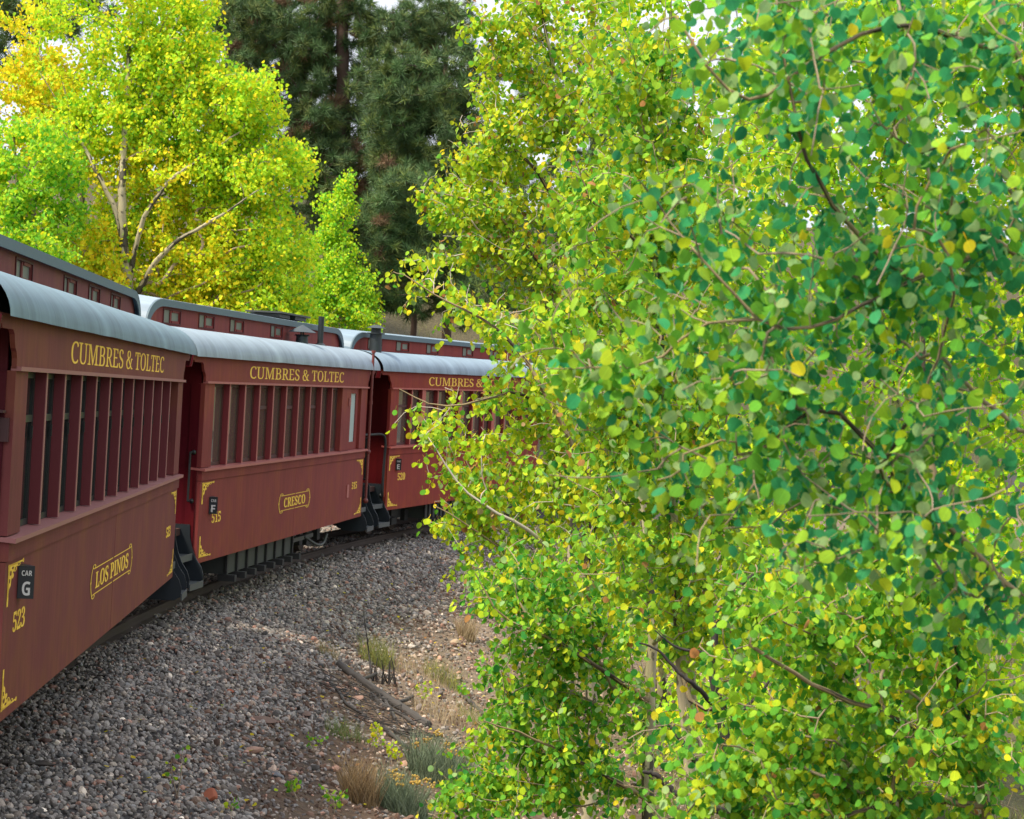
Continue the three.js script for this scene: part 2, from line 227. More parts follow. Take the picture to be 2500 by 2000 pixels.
const extrude = (pts, d, holes = []) => { const s = new THREE.Shape(pts.map((p) => new THREE.Vector2(...p))); for (const h of holes) s.holes.push(new THREE.Path(h.map((p) => new THREE.Vector2(...p)))); const g = new THREE.ExtrudeGeometry(s, { depth: d, bevelEnabled: false, curveSegments: 8 }); return metricUV(g); };
function lowerRoofGeo() { // both sides' deck arcs and the hooded ends, one sheet
  const prof2 = []; for (let i = 0; i <= 12; i++) { const a = i / 12 * Math.PI / 2; prof2.push([0.6 + 0.72 * Math.cos(a) ** 0.62, YE - 0.02 + 0.335 * Math.sin(a)]); }
  const pr = [...prof2, ...prof2.slice().reverse().map(([z, y]) => [-z, y])]; const X = []; for (let i = 0; i <= 40; i++) X.push(-HL - OV + i / 40 * 2 * (HL + OV));
  const pos = [], uv = [], idx = [], n = pr.length; let acc = 0; const arc = pr.map((p, i) => acc += i ? Math.hypot(p[0] - pr[i - 1][0], p[1] - pr[i - 1][1]) : 0);
  X.forEach((x, xi) => pr.forEach(([z, y], i) => { pos.push(x, y + (fbm(x * 2.2, arc[i] * 1.5 + 5, 3) - 0.5) * 0.006, z); uv.push(x, arc[i]); }));
  for (let i = 0; i < X.length - 1; i++) for (let j = 0; j < n - 1; j++) { const a = i * n + j; idx.push(a, a + n, a + 1, a + 1, a + n, a + n + 1); }
  const g = new THREE.BufferGeometry(); g.setAttribute('position', new THREE.Float32BufferAttribute(pos, 3)); g.setAttribute('uv', new THREE.Float32BufferAttribute(uv, 2)); g.setIndex(idx); g.computeVertexNormals(); return g;
}
const clereEnd = []; for (let i = 0; i <= 10; i++) { const a = i / 10 * Math.PI / 2; clereEnd.push([-HL - OV + 0.06 + 0.62 * (1 - Math.cos(a)), YC0 - 0.02 + (YC - YC0 + 0.02) * Math.sin(a)]); }
function upperRoofGeo(off, hw) { // sheet over the clerestory, bent down at both ends; thickness downwards
  const path = [...clereEnd, ...clereEnd.slice().reverse().map(([x, y]) => [-x, y])], n = path.length, zs = [-1, -0.98, -0.6, 0, 0.6, 0.98, 1], pos = [], uv = [], idx = [], m = zs.length;
  const cam = (z) => 0.05 * (1 - z * z);
  for (const dn of [0, 1]) path.forEach(([x, y]) => zs.forEach((z) => { pos.push(x, y + off + (dn ? -0.055 : 0) + cam(z) - (Math.abs(z) === 1 && !dn ? 0.015 : 0), z * hw); uv.push(x, z * hw); }));
  const F = n * m; for (let i = 0; i < n - 1; i++) for (let j = 0; j < m - 1; j++) { const a = i * m + j; idx.push(a, a + 1, a + m, a + 1, a + m + 1, a + m); const b = a + F; idx.push(b, b + m, b + 1, b + 1, b + m, b + m + 1); }
  const g = new THREE.BufferGeometry(); g.setAttribute('position', new THREE.Float32BufferAttribute(pos, 3)); g.setAttribute('uv', new THREE.Float32BufferAttribute(uv, 2)); g.setIndex(idx); const q = g.toNonIndexed(); q.computeVertexNormals(); return q;
}
function upperEdgeGeo(hw) { const path = [...clereEnd, ...clereEnd.slice().reverse().map(([x, y]) => [-x, y])], g = []; // folded rim along the sides of the upper roof
  for (const s of [1, -1]) { const q = extrude([...path.map(([x, y]) => [x * 1.001, y - 0.004]), ...path.slice().reverse().map(([x, y]) => [x * (1 - 0.07 / Math.abs(x)), y - 0.085])], 0.014); q.translate(0, 0, s > 0 ? hw - 0.006 : -hw - 0.008); g.push(q); } return merge(g); }
const UEDGE = upperEdgeGeo(ZC + 0.05);
const LROOF = lowerRoofGeo(), UROOF = upperRoofGeo(0, ZC + 0.05);
// the board over the windows with its scrolled brackets under the end hoods
const LETTER = extrude([[-HL, YL], [HL, YL], [HL, YL + 0.06], [HL + 0.03, YL + 0.10], [HL + 0.07, YL + 0.12], [HL + 0.1, YL + 0.16], [HL + 0.12, YE - 0.11], [HL + 0.17, YE - 0.085], [HL + 0.5, YE - 0.085], [HL + 0.53, YE - 0.06], [HL + OV - 0.02, YE - 0.06], [HL + OV - 0.02, YE], [-HL - OV + 0.02, YE], [-HL - OV + 0.02, YE - 0.06], [-HL - 0.53, YE - 0.06], [-HL - 0.5, YE - 0.085], [-HL - 0.17, YE - 0.085], [-HL - 0.12, YE - 0.11], [-HL - 0.1, YL + 0.16], [-HL - 0.07, YL + 0.12], [-HL - 0.03, YL + 0.10], [-HL, YL + 0.06]], 0.03);
const STEP = extrude([[0.7, 1.0], [1.16, 1.0], [1.17, 0.86], [1.2, 0.74], [1.25, 0.62], [1.32, 0.52], [1.35, 0.43], [1.345, 0.34], [1.28, 0.3], [0.95, 0.3], [0.7, 0.5]], 0.014); // (z, y) plate
STEP.rotateY(-Math.PI / 2); // x -> z, depth -> -x
const sidePanel = [0, 1, 2, 3].map((k) => box(-HL + k * 2.4575 + 0.0015, -HL + (k + 1) * 2.4575 - 0.0015, YB, YS - 0.145, ZS - 0.05, ZS - (k % 2) * 0.0015));
const beltBoard = [[0, 2.6], [2.6, 4.4], [4.4, 7.2], [7.2, 9.83]].map(([a, b]) => box(-HL + a + 0.002, -HL + b - 0.002, YS - 0.14, YS - 0.018, ZS - 0.05, ZS + 0.014));
const ledge = [[0, 2.2], [2.2, 5.1], [5.1, 7.4], [7.4, 9.83]].map(([a, b], k) => { const g = box(-HL + a - (k ? 0 : 0.02) + 0.0015, -HL + b + (k === 3 ? 0.02 : 0) - 0.0015, YS - 0.016, YS + 0.012, ZS - 0.12, ZS + 0.055); const p = g.attributes.position; for (let i = 0; i < p.count; i++) if (p.getZ(i) > ZS) p.setY(i, p.getY(i) - 0.012); return g; });
const SIDE = {};
function coach(k, o) {
  const c = CARS[k], t = thing('passenger_coach', V(c.cx, 0, -c.cd), o.label, 'railway coach', 'maroon passenger coaches of the train');
  { const up = V(Math.cos(c.yaw), 0, Math.sin(c.yaw)).multiplyScalar(Math.sin(BANK)).add(V(0, Math.cos(BANK), 0)); t.position.y = 0.55 - 0.55 * Math.cos(BANK) + 1.25 * Math.sin(BANK); t.position.addScaledVector(up, 0); t.rotation.set(BANK, Math.PI / 2 - c.yaw, 0, 'YXZ');
    // the lower right edge of the side stays where it was measured
    const want = V(c.cx + Math.cos(c.yaw) * 1.25, 0.55, -(c.cd - Math.sin(c.yaw) * 1.25)), e = V(0, YB, ZS).applyEuler(t.rotation); t.position.copy(want).sub(e); }
  const P = paintMat(o.paint, 3 + k * 5, 0.62), dark = paintMat(o.paint.map((q, i) => q * (k === 2 ? 0.65 : 1) * [0.36, 0.13, 0.26][i]), 21 + k, 0.42), trim = std(o.paint.map((q, i) => q * [1.35, 1.75, 2.1][i]), 0.5), postShadeMat = std(o.paint.map((q, i) => q * [0.62, 0.3, 0.5][i]), 0.5), put = (n, g, m) => mesh(n, g, m, t), wall = o.windows;  // post paint: unfaded maroon, darkened further to hold the shade of the reveals
  const p0 = o.pitch, xw = (i) => -HL + 0.41 + i * p0;
  sidePanel.forEach((g) => put('side_panel', g, P)); beltBoard.forEach((g) => put('belt_board', g, P)); ledge.forEach((g) => put('window_ledge', g, trim));
  const lb = LETTER.clone(); lb.translate(0, 0, ZS - 0.028); put('letter_board', lb, P);
  put('moulding', box(-HL, HL, YL - 0.012, YL + 0.014, ZS - 0.03, ZS + 0.03), trim);
  // pillars at the ends of the row of windows, posts, windows
  put('pillar', box(-HL, xw(0), YS + 0.012, YL - 0.012, ZS - 0.08, ZS), P);
  const endX = xw(wall);
  if (o.doorWindow) {
    put('pillar', box(endX - 0.03, -HL + 8.5, YS + 0.012, YL - 0.012, ZS - 0.1, ZS), P); put('pillar', box(-HL + 9.32, HL, YS + 0.012, YL - 0.012, ZS - 0.1, ZS), P);
    const d = put('narrow_window', merge([box(-HL + 8.5, -HL + 8.62, YS + 0.012, YL - 0.012, ZS - 0.09, ZS - 0.03), box(-HL + 9.12, -HL + 9.32, YS + 0.012, YL - 0.012, ZS - 0.09, ZS - 0.045), box(-HL + 8.62, -HL + 9.12, YS + 0.012, YS + 0.13, ZS - 0.09, ZS - 0.03), box(-HL + 8.62, -HL + 9.12, YL - 0.1, YL - 0.012, ZS - 0.09, ZS - 0.03)]), P);
    mesh('pane', box(-HL + 8.62, -HL + 9.12, YS + 0.13, YL - 0.1, ZS - 0.075, ZS - 0.06), paleGlass, d);
    put('louvre_plate', merge([0, 1, 2, 3, 4, 5].map((i) => box(-HL + 8.28, -HL + 8.42, YL - 0.19 - i * 0.02 + 0.006, YL - 0.175 - i * 0.02 + 0.004, ZS + 0.002, ZS + 0.02))), trim);
    put('number_plate', box(-HL + 8.52, -HL + 8.66, YB + 0.36, YB + 0.56, ZS + 0.001, ZS + 0.012), trim);
  } else put('pillar', box(endX - 0.03, HL, YS + 0.012, YL - 0.012, ZS - 0.1, ZS), P);
  const post = box(-0.05, 0, YS + 0.012, YL - 0.012, ZS - 0.074, ZS - 0.006);
  const stile = [box(-0.055, -0.012, YS + 0.02, YL - 0.012, ZS - 0.15, ZS - 0.11)];
  for (let i = 0; i < wall; i++) {
    const x0 = xw(i), x1 = xw(i + 1) - 0.05; if (i < wall - 1) { const m = put('window_post', o.wide && i % 3 === 1 ? box(-0.2, 0, YS + 0.012, YL - 0.012, ZS - 0.074, ZS - 0.006) : post, postShadeMat); m.position.x = xw(i + 1); mesh('post_face', box(o.wide && i % 3 === 1 ? -0.2 : -0.05, 0, YS + 0.013, YL - 0.013, ZS - 0.0059, ZS - 0.001), trim, m); }
    const open = o.open(i), y0 = YS + 0.012, y1 = YL - 0.012, ym = lerp(y0, y1, 0.70), fr = [box(x0, x0 + 0.03, y0, y1, ZS - 0.104, ZS - 0.075), box(x1 - 0.045, x1, y0, y1, ZS - 0.104, ZS - 0.075), box(x0 + 0.045, x1 - 0.045, y1 - 0.04, y1, ZS - 0.104, ZS - 0.075), box(x0 + 0.045, x1 - 0.045, ym - 0.025, ym + 0.02, ZS - 0.104, ZS - 0.068), box(x0 + 0.045, x1 - 0.045, y0, y0 + 0.04, ZS - 0.104, ZS - 0.075)];
    if (!open) fr.push(box(x0 + 0.07, x0 + 0.085, ym - 0.13, ym - 0.05, ZS - 0.075, ZS - 0.06), box(x1 - 0.085, x1 - 0.07, ym - 0.13, ym - 0.05, ZS - 0.075, ZS - 0.06));
    const w = put('window', merge(o.rail(i) ? fr : fr.filter((_, q) => q !== 3)), o.sash);
    if (o.rail(i)) { mesh('pane', box(x0 + 0.03, x1 - 0.045, y0 + 0.04, ym - 0.025, ZS - 0.092, ZS - 0.088), o.glass, w); mesh('pane', box(x0 + 0.03, x1 - 0.045, ym + 0.02, y1 - 0.04, ZS - 0.09, ZS - 0.086), o.glass, w); } else mesh('pane', box(x0 + 0.03, x1 - 0.045, y0 + 0.04, y1 - 0.04, ZS - 0.092, ZS - 0.088), o.glass, w);
  }
  // the far side of the body, floor, ceiling, ends
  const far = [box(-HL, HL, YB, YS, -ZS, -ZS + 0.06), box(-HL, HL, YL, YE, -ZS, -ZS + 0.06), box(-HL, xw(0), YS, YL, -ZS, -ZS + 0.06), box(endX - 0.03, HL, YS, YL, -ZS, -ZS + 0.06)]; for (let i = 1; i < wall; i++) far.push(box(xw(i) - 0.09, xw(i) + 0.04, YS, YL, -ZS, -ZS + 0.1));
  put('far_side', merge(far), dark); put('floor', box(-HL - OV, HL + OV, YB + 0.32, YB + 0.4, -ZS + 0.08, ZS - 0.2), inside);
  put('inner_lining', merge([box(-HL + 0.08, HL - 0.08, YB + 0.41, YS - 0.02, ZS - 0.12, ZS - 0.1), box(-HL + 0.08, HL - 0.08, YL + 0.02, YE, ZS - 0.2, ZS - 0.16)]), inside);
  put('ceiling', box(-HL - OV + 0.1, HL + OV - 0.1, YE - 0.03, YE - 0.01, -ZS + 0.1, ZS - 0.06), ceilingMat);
  for (const s of [-1, 1]) {
    const xo = s * HL, xi = s * (HL - 0.07), a = Math.min(xo, xi), b = Math.max(xo, xi);
    put('end_wall', merge([box(a, b, YB + 0.0, YE - 0.04, 0.4, ZS - 0.052), box(a, b, YB, YE - 0.04, -ZS + 0.062, -0.4), box(a, b, 2.72, YE - 0.04, -0.398, 0.398)]), dark);
    put('corner_post', (() => { const g = box(s > 0 ? HL - 0.12 : -HL - 0.015, s > 0 ? HL + 0.015 : -HL + 0.12, YB + 0.001, YL - 0.02, ZS - 0.16, ZS - 0.052); return g; })(), dark);
    const d = put('door', merge([box(s * (HL - 0.06) - 0.02, s * (HL - 0.06) + 0.02, YB + 0.4, 1.65, -0.396, 0.396), box(s * (HL - 0.06) - 0.02, s * (HL - 0.06) + 0.02, 1.652, 2.718, 0.27, 0.396), box(s * (HL - 0.06) - 0.02, s * (HL - 0.06) + 0.02, 1.652, 2.718, -0.396, -0.27), box(s * (HL - 0.06) - 0.02, s * (HL - 0.06) + 0.02, 2.5, 2.718, -0.268, 0.268)]), dark);
    mesh('handle', rod(V(s * (HL + 0.03), 1.5, 0.3), V(s * (HL + 0.03), 1.64, 0.3), 0.012), black, d);
    put('end_sill', box(s > 0 ? HL : -HL - OV, s > 0 ? HL + OV : -HL, YB + 0.1, YB + 0.318, -0.7, 0.7), darkIron);
    put('end_fascia', extrude([[-ZS, YE - 0.14], [ZS, YE - 0.14], [ZS + 0.02, YE - 0.02], [1.15, YE + 0.12], [0.95, YE + 0.23], [0.62, YE + 0.29], [-0.62, YE + 0.29], [-0.95, YE + 0.23], [-1.15, YE + 0.12], [-ZS - 0.02, YE - 0.02]], 0.03).rotateY(-Math.PI / 2).translate(s * (HL + OV - 0.03) + 0.015, 0, 0), dark);
    for (const side of [1, -1]) { if (k === 0 && s < 0 && side > 0) continue; // steps with two plates and two treads
      const st = new THREE.Group(); st.name = 'step'; t.add(st); for (const off of [0.02, 0.6]) { const q = STEP.clone(); q.translate(s * (HL + off) + 0.007, 0, 0); if (side < 0) q.rotateY(Math.PI).translate(s * 2 * (HL + off), 0, 0); mesh('step_plate', q, blueBlack, st); }
      const xa = s > 0 ? HL + 0.036 : -HL - 0.59, xb = s > 0 ? HL + 0.59 : -HL - 0.036;
      for (const [y, z0, z1] of [[0.33, 1.02, 1.345], [0.63, 0.82, 1.2]]) { mesh('tread', box(xa, xb, y, y + 0.03, side > 0 ? z0 : -z1, side > 0 ? z1 : -z0), stepGrey, st); mesh('tread_edge', box(xa, xb, y - 0.035, y + 0.04, side > 0 ? z1 + 0.001 : -z1 - 0.013, side > 0 ? z1 + 0.013 : -z1 - 0.001), stepGrey, st); }
      const gx = s * (HL + 0.06), gz = side * (ZS - 0.12); if (!(o.gate && s < 0 && side > 0)) put('grab_rail', merge([rod(V(gx, 1.27, gz), V(gx, 1.83, gz), 0.013), rod(V(gx, 1.83, gz), V(s * HL, 1.83, gz + side * 0.03), 0.012), rod(V(gx, 1.27, gz), V(s * HL, 1.27, gz + side * 0.03), 0.012), new THREE.SphereGeometry(0.03, 10, 8).translate(s * (HL + 0.01), 1.83, gz + side * 0.03), new THREE.SphereGeometry(0.03, 10, 8).translate(s * (HL + 0.01), 1.27, gz + side * 0.03)]), black);
    }
    put('coupler', merge([box(s > 0 ? HL + 0.5 : -HL - 0.98, s > 0 ? HL + 0.98 : -HL - 0.5, 0.5, 0.64, -0.07, 0.07), box(s * (HL + 0.9) - 0.09, s * (HL + 0.9) + 0.09, 0.44, 0.7, -0.12, 0.12)]), rust);
    put('air_hose', merge([rods([V(s * (HL + 0.5), 0.62, 0.5), V(s * (HL + 0.75), 0.45, 0.66), V(s * (HL + 0.98), 0.34, 0.85)], 0.028), rod(V(s * (HL + 0.93), 0.36, 0.8), V(s * (HL + 1.03), 0.325, 0.9), 0.04)]), std([0.05, 0.055, 0.055], 0.6));
    put('hose_coupling', merge([rod(V(s * (HL + 1.03), 0.325, 0.9), V(s * (HL + 1.1), 0.31, 0.96), 0.034), rod(V(s * (HL + 1.1), 0.31, 0.96), V(s * (HL + 1.15), 0.36, 0.99), 0.02)]), stepGrey);
    // truck
    const tr = put('truck', merge([box(s * 3.1 - 0.95, s * 3.1 + 0.95, 0.28, 0.46, 0.66, 0.74), box(s * 3.1 - 0.95, s * 3.1 + 0.95, 0.28, 0.46, -0.74, -0.66), box(s * 3.1 - 0.16, s * 3.1 + 0.16, 0.34, 0.52, -0.8, 0.8), box(s * 3.1 - 0.14, s * 3.1 + 0.14, 0.18, 0.3, 0.6, 0.8), ...[-0.62, 0.62].map((q) => box(s * 3.1 + q - 0.1, s * 3.1 + q + 0.1, 0.22, 0.42, 0.742, 0.82))]), darkIron);
    for (const ax of [-0.62, 0.62]) { mesh('axle', rod(V(s * 3.1 + ax, 0.335, -0.6), V(s * 3.1 + ax, 0.335, 0.6), 0.05), rust, tr); for (const z of [-0.5, 0.5]) { const w = new THREE.LatheGeometry([[0.05, -0.06], [0.12, -0.05], [0.27, -0.02], [0.29, -0.05], [0.315, -0.05], [0.32, 0.03], [0.35, 0.035], [0.355, 0.06], [0.28, 0.06], [0.1, 0.04], [0.05, 0.05]].map((p) => new THREE.Vector2(...p)), 24); w.rotateX(z > 0 ? -Math.PI / 2 : Math.PI / 2).translate(s * 3.1 + ax, 0.335, z); mesh('wheel', w, rust, tr); } }
  }
  put('underframe', merge([box(-HL + 0.1, HL - 0.1, YB + 0.05, YB + 0.3, -1.1, -0.9), box(-HL + 0.1, HL - 0.1, YB + 0.05, YB + 0.3, 0.9, 1.1), box(-HL + 0.1, HL - 0.1, YB + 0.02, YB + 0.3, -0.3, 0.3)]), darkIron);
  if (o.battery) { const [a, b] = o.battery, n = 7; const bb = put('battery_box', box(a, b, 0.26, YB + 0.2, 0.55, 1.1), battery); for (let i = 0; i <= n; i++) { const x = lerp(a, b, i / n); mesh('strap', merge([box(x - 0.025, x + 0.025, 0.24, YB + 0.2, 1.101, 1.13), box(x - 0.05, x + 0.05, 0.18, 0.26, 1.02, 1.24)]), darkIron, bb); }
    put('brake_cylinder', merge([new THREE.CylinderGeometry(0.16, 0.16, 0.5, 18).rotateZ(Math.PI / 2).translate(b + 0.9, 0.42, 0.75), box(b + 0.3, b + 1.9, 0.36, 0.42, 0.95, 1.0), rods([V(b + 1.3, 0.4, 1.0), V(b + 1.7, 0.26, 1.12), V(b + 1.95, 0.28, 1.16), V(b + 2.05, 0.4, 1.18)], 0.02)]), std([0.07, 0.075, 0.07], 0.6)); }
  // roofs and the raised clerestory with its paired windows
  const rm = o.roof ? std(o.roof, 0.5, { map: roofTex, bumpMap: roofBump, bumpScale: 0.004, side: THREE.DoubleSide }) : roofMat; put('lower_roof', LROOF, rm); put('upper_roof', UROOF, rm); put('roof_edge', UEDGE, roofEdge);  // paler roof tints on the farther coaches carry sun and sky reflection as colour
  const cp = clereEnd.slice(1), poly = [...cp.map(([x, y]) => [x + 0.03, y - 0.03]), ...cp.slice().reverse().map(([x, y]) => [-x - 0.03, y - 0.03])];
  const cw = o.clere.map((x) => -HL + x), hh = (x) => [[x - 0.34, YC0 + 0.04], [x + 0.34, YC0 + 0.04], [x + 0.34, YC0 + 0.19], [x - 0.34, YC0 + 0.19]];
  for (const s of [1, -1]) { const g = extrude(poly, 0.03, cw.map(hh)); g.translate(0, 0, s > 0 ? ZC - 0.03 : -ZC); put('clerestory_wall', g, P); }
  put('clerestory_lining', merge([box(-HL, HL, YC0 + 0.02, YC - 0.04, -0.02, 0.02)]), inside);
  const y0 = YC0 + 0.04, y1 = YC0 + 0.19, cf = merge([box(-0.34, -0.32, y0, y1, ZC - 0.05, ZC - 0.012), box(0.32, 0.34, y0, y1, ZC - 0.05, ZC - 0.012), box(-0.03, 0.03, y0, y1, ZC - 0.05, ZC - 0.012), box(0.03, 0.32, y0, y0 + 0.03, ZC - 0.05, ZC - 0.004), box(0.03, 0.32, y1 - 0.025, y1, ZC - 0.05, ZC - 0.004)]), cfo = merge([box(-0.37, 0.37, y1 + 0.001, y1 + 0.016, ZC, ZC + 0.008), box(-0.37, 0.37, y0 - 0.016, y0 - 0.001, ZC, ZC + 0.008), box(-0.37, -0.341, y0, y1, ZC, ZC + 0.008), box(0.341, 0.37, y0, y1, ZC, ZC + 0.008)]);
  for (const x of cw) { const m = put('clerestory_window', cf, P); m.position.x = x; mesh('frame', cfo, dark, m); mesh('pane', box(-0.32, -0.03, y0, y1, ZC - 0.03, ZC - 0.024), clereGlass, m); mesh('pane', box(0.03, 0.32, y0 + 0.03, y1 - 0.025, ZC - 0.024, ZC - 0.018), clereGlass, m); }
  // lettering and ornaments
  const Z = ZS + 0.001;
  put('lettering', textBox('CUMBRES & TOLTEC', serif, -HL + 2.03, -HL + 7.82, YB + 2.155, YB + 2.31, Z + 0.001), gold);
  const [pc, pw, tw, py] = o.plate; const pg = plateGeo(pw / KX, 0.2); pg.translate(-HL + pc, YB + py, Z + 0.002); put('name_plate_frame', pg, gold);
  put('lettering', textBox(o.name, serifBold, -HL + pc - tw / 2, -HL + pc + tw / 2, YB + py - 0.065, YB + py + 0.065, Z), gold);
  const [nx, ny] = o.num; put('lettering', textBox(o.number, serifBold, -HL + nx, -HL + nx + 0.4, YB + ny, YB + ny + 0.125, Z), gold);
  put('lettering', textBox(o.number, serifBold, -HL + 8.92, -HL + 9.32, YB + 0.475, YB + 0.585, Z), gold);
  for (const [sx, sy, x, y] of [[1, 1, 0.08, 0.93], [1, -1, 0.08, 0.06], [-1, 1, 9.74, 0.93], [-1, -1, 9.74, 0.06]]) { const g = ornGeo.clone(); g.scale(sx, sy, 1); if (sx * sy < 0) { const ix = g.index, p = g.attributes.position; if (!ix) for (let i = 0; i < p.count; i += 3) { const a = [0, 1, 2].map((q) => p.getComponent(i + 1, q)), b = [0, 1, 2].map((q) => p.getComponent(i + 2, q)); p.setXYZ(i + 1, ...b); p.setXYZ(i + 2, ...a); } } g.translate(-HL + x, YB + y, Z + 0.002); put('corner_ornament', g, gold); }
  // the letter board sign, turned towards the rear
  const sg = thing2(t, 'car_sign', o.sign);
  return t;
}
function thing2(t, name, [x, y, letter]) {
  const g = new THREE.Group(); g.name = name; g.position.set(-HL + x, YB + y, ZS + 0.004); t.add(g);
  const wedge = extrude([[0, 0], [0.1, 0], [0.012, 0.1], [0, 0.1]], 0.2).rotateX(-Math.PI / 2).scale(-1, 1, -1); // plan triangle standing on the wall
  const body = new THREE.BufferGeometry(); const A = [0, 0], B = [0.02, 0.095], C = [0.16, 0]; const pos = [], tri = (...p) => p.forEach((q) => pos.push(...q));
  const P3 = ([a, b], y2) => [a, y2, b]; for (const [p, q] of [[A, B], [B, C], [C, A]]) { tri(P3(q, 0), P3(p, 0), P3(p, 0.2)); tri(P3(q, 0), P3(p, 0.2), P3(q, 0.2)); } tri(P3(A, 0), P3(C, 0), P3(B, 0)); tri(P3(A, 0.2), P3(B, 0.2), P3(C, 0.2));
  body.setAttribute('position', new THREE.Float32BufferAttribute(pos, 3)); body.computeVertexNormals();
  mesh('sign_board', body, std([0.016, 0.022, 0.026], 0.4, { side: THREE.DoubleSide }), g);
  // lettering on the rear face, from the wall (A) out to B
  const face = new THREE.Group(); const mk = (s, x0, x1, y0, y1) => { const q = textBox(s, sansBold, x0, x1, y0, y1, 0); q.scale(1, 1, 1); return q; };
  const tg = merge([mk('CAR', 0.02, 0.082, 0.14, 0.172), mk(letter, 0.026, 0.074, 0.02, 0.105)]);
  const ux = V(0.02, 0, 0.095).normalize(), nz = V(-0.095, 0, 0.02).normalize(), m = new THREE.Matrix4().makeBasis(ux, V(0, 1, 0), nz); m.setPosition(nz.clone().multiplyScalar(0.0015)); tg.applyMatrix4(m); mesh('sign_lettering', tg, signWhite, g);
}
const redSash = std([0.07, 0.02, 0.018], 0.6), greySash = std([0.018, 0.022, 0.021], 0.5);
const carG = coach(0, { label: 'nearest maroon coach, car letter G, number 523, cut by the left edge', paint: [0.245, 0.075, 0.059], windows: 12, pitch: 0.747, open: () => false, rail: () => true, sash: greySash, glass: smokyGlass, clere: [1.6, 3.5, 5.75, 7.2, 8.7], plate: [4.86, 2.35, 2.0, 0.5], name: 'LOS PINOS', number: '523', num: [0.34, 0.5], sign: [0.42, 0.70, 'G'], battery: null });
const carF = coach(1, { label: 'middle maroon coach with car letter F, number 515 and roof stacks', paint: [0.3, 0.069, 0.051], windows: 10, pitch: 0.744, open: () => true, rail: (i) => [3, 5, 7].includes(i), sash: redSash, glass: glassMat, doorWindow: true, clere: [0.58, 2.1, 3.6, 5.85], plate: [4.92, 1.74, 1.3, 0.49], name: 'CRESCO', number: '515', roof: [0.42, 0.5, 0.57], num: [0.58, 0.435], sign: [0.42, 0.555, 'F'], battery: [-HL + 1.9, -HL + 5.5] });
const carE = coach(2, { label: 'farthest maroon coach, car letter E, number 520, half hidden by leaves', paint: [0.32, 0.055, 0.036], windows: 12, pitch: 0.747, open: (i) => i % 2 === 0, rail: () => true, sash: redSash, glass: glassMat, wide: true, clere: [0.75, 2.25, 4.0, 6.3, 8.2], plate: [5.8, 2.7, 2.2, 0.49], name: 'AFTALLE', number: '520', roof: [0.34, 0.44, 0.52], num: [0.56, 0.5], sign: [0.42, 0.68, 'E'], battery: [-HL + 2.6, -HL + 4.2], gate: true });
mesh('hinge_bracket', merge([box(-HL - 0.11, -HL - 0.03, YB + 1.68, YB + 1.82, ZS - 0.16, ZS - 0.09), box(-HL - 0.03, -HL + 0.0, YB + 1.66, YB + 1.8, ZS - 0.12, ZS - 0.02), box(-HL - 0.11, -HL - 0.02, YB + 1.83, YB + 1.845, ZS - 0.17, ZS - 0.04)]), std([0.06, 0.02, 0.02], 0.5), carG);
const onDeck = (z) => { const c = clamp((z - 0.6) / 0.72, 0, 1) ** 1.61, a = Math.acos(c); return YE - 0.02 + 0.335 * Math.sin(a); };
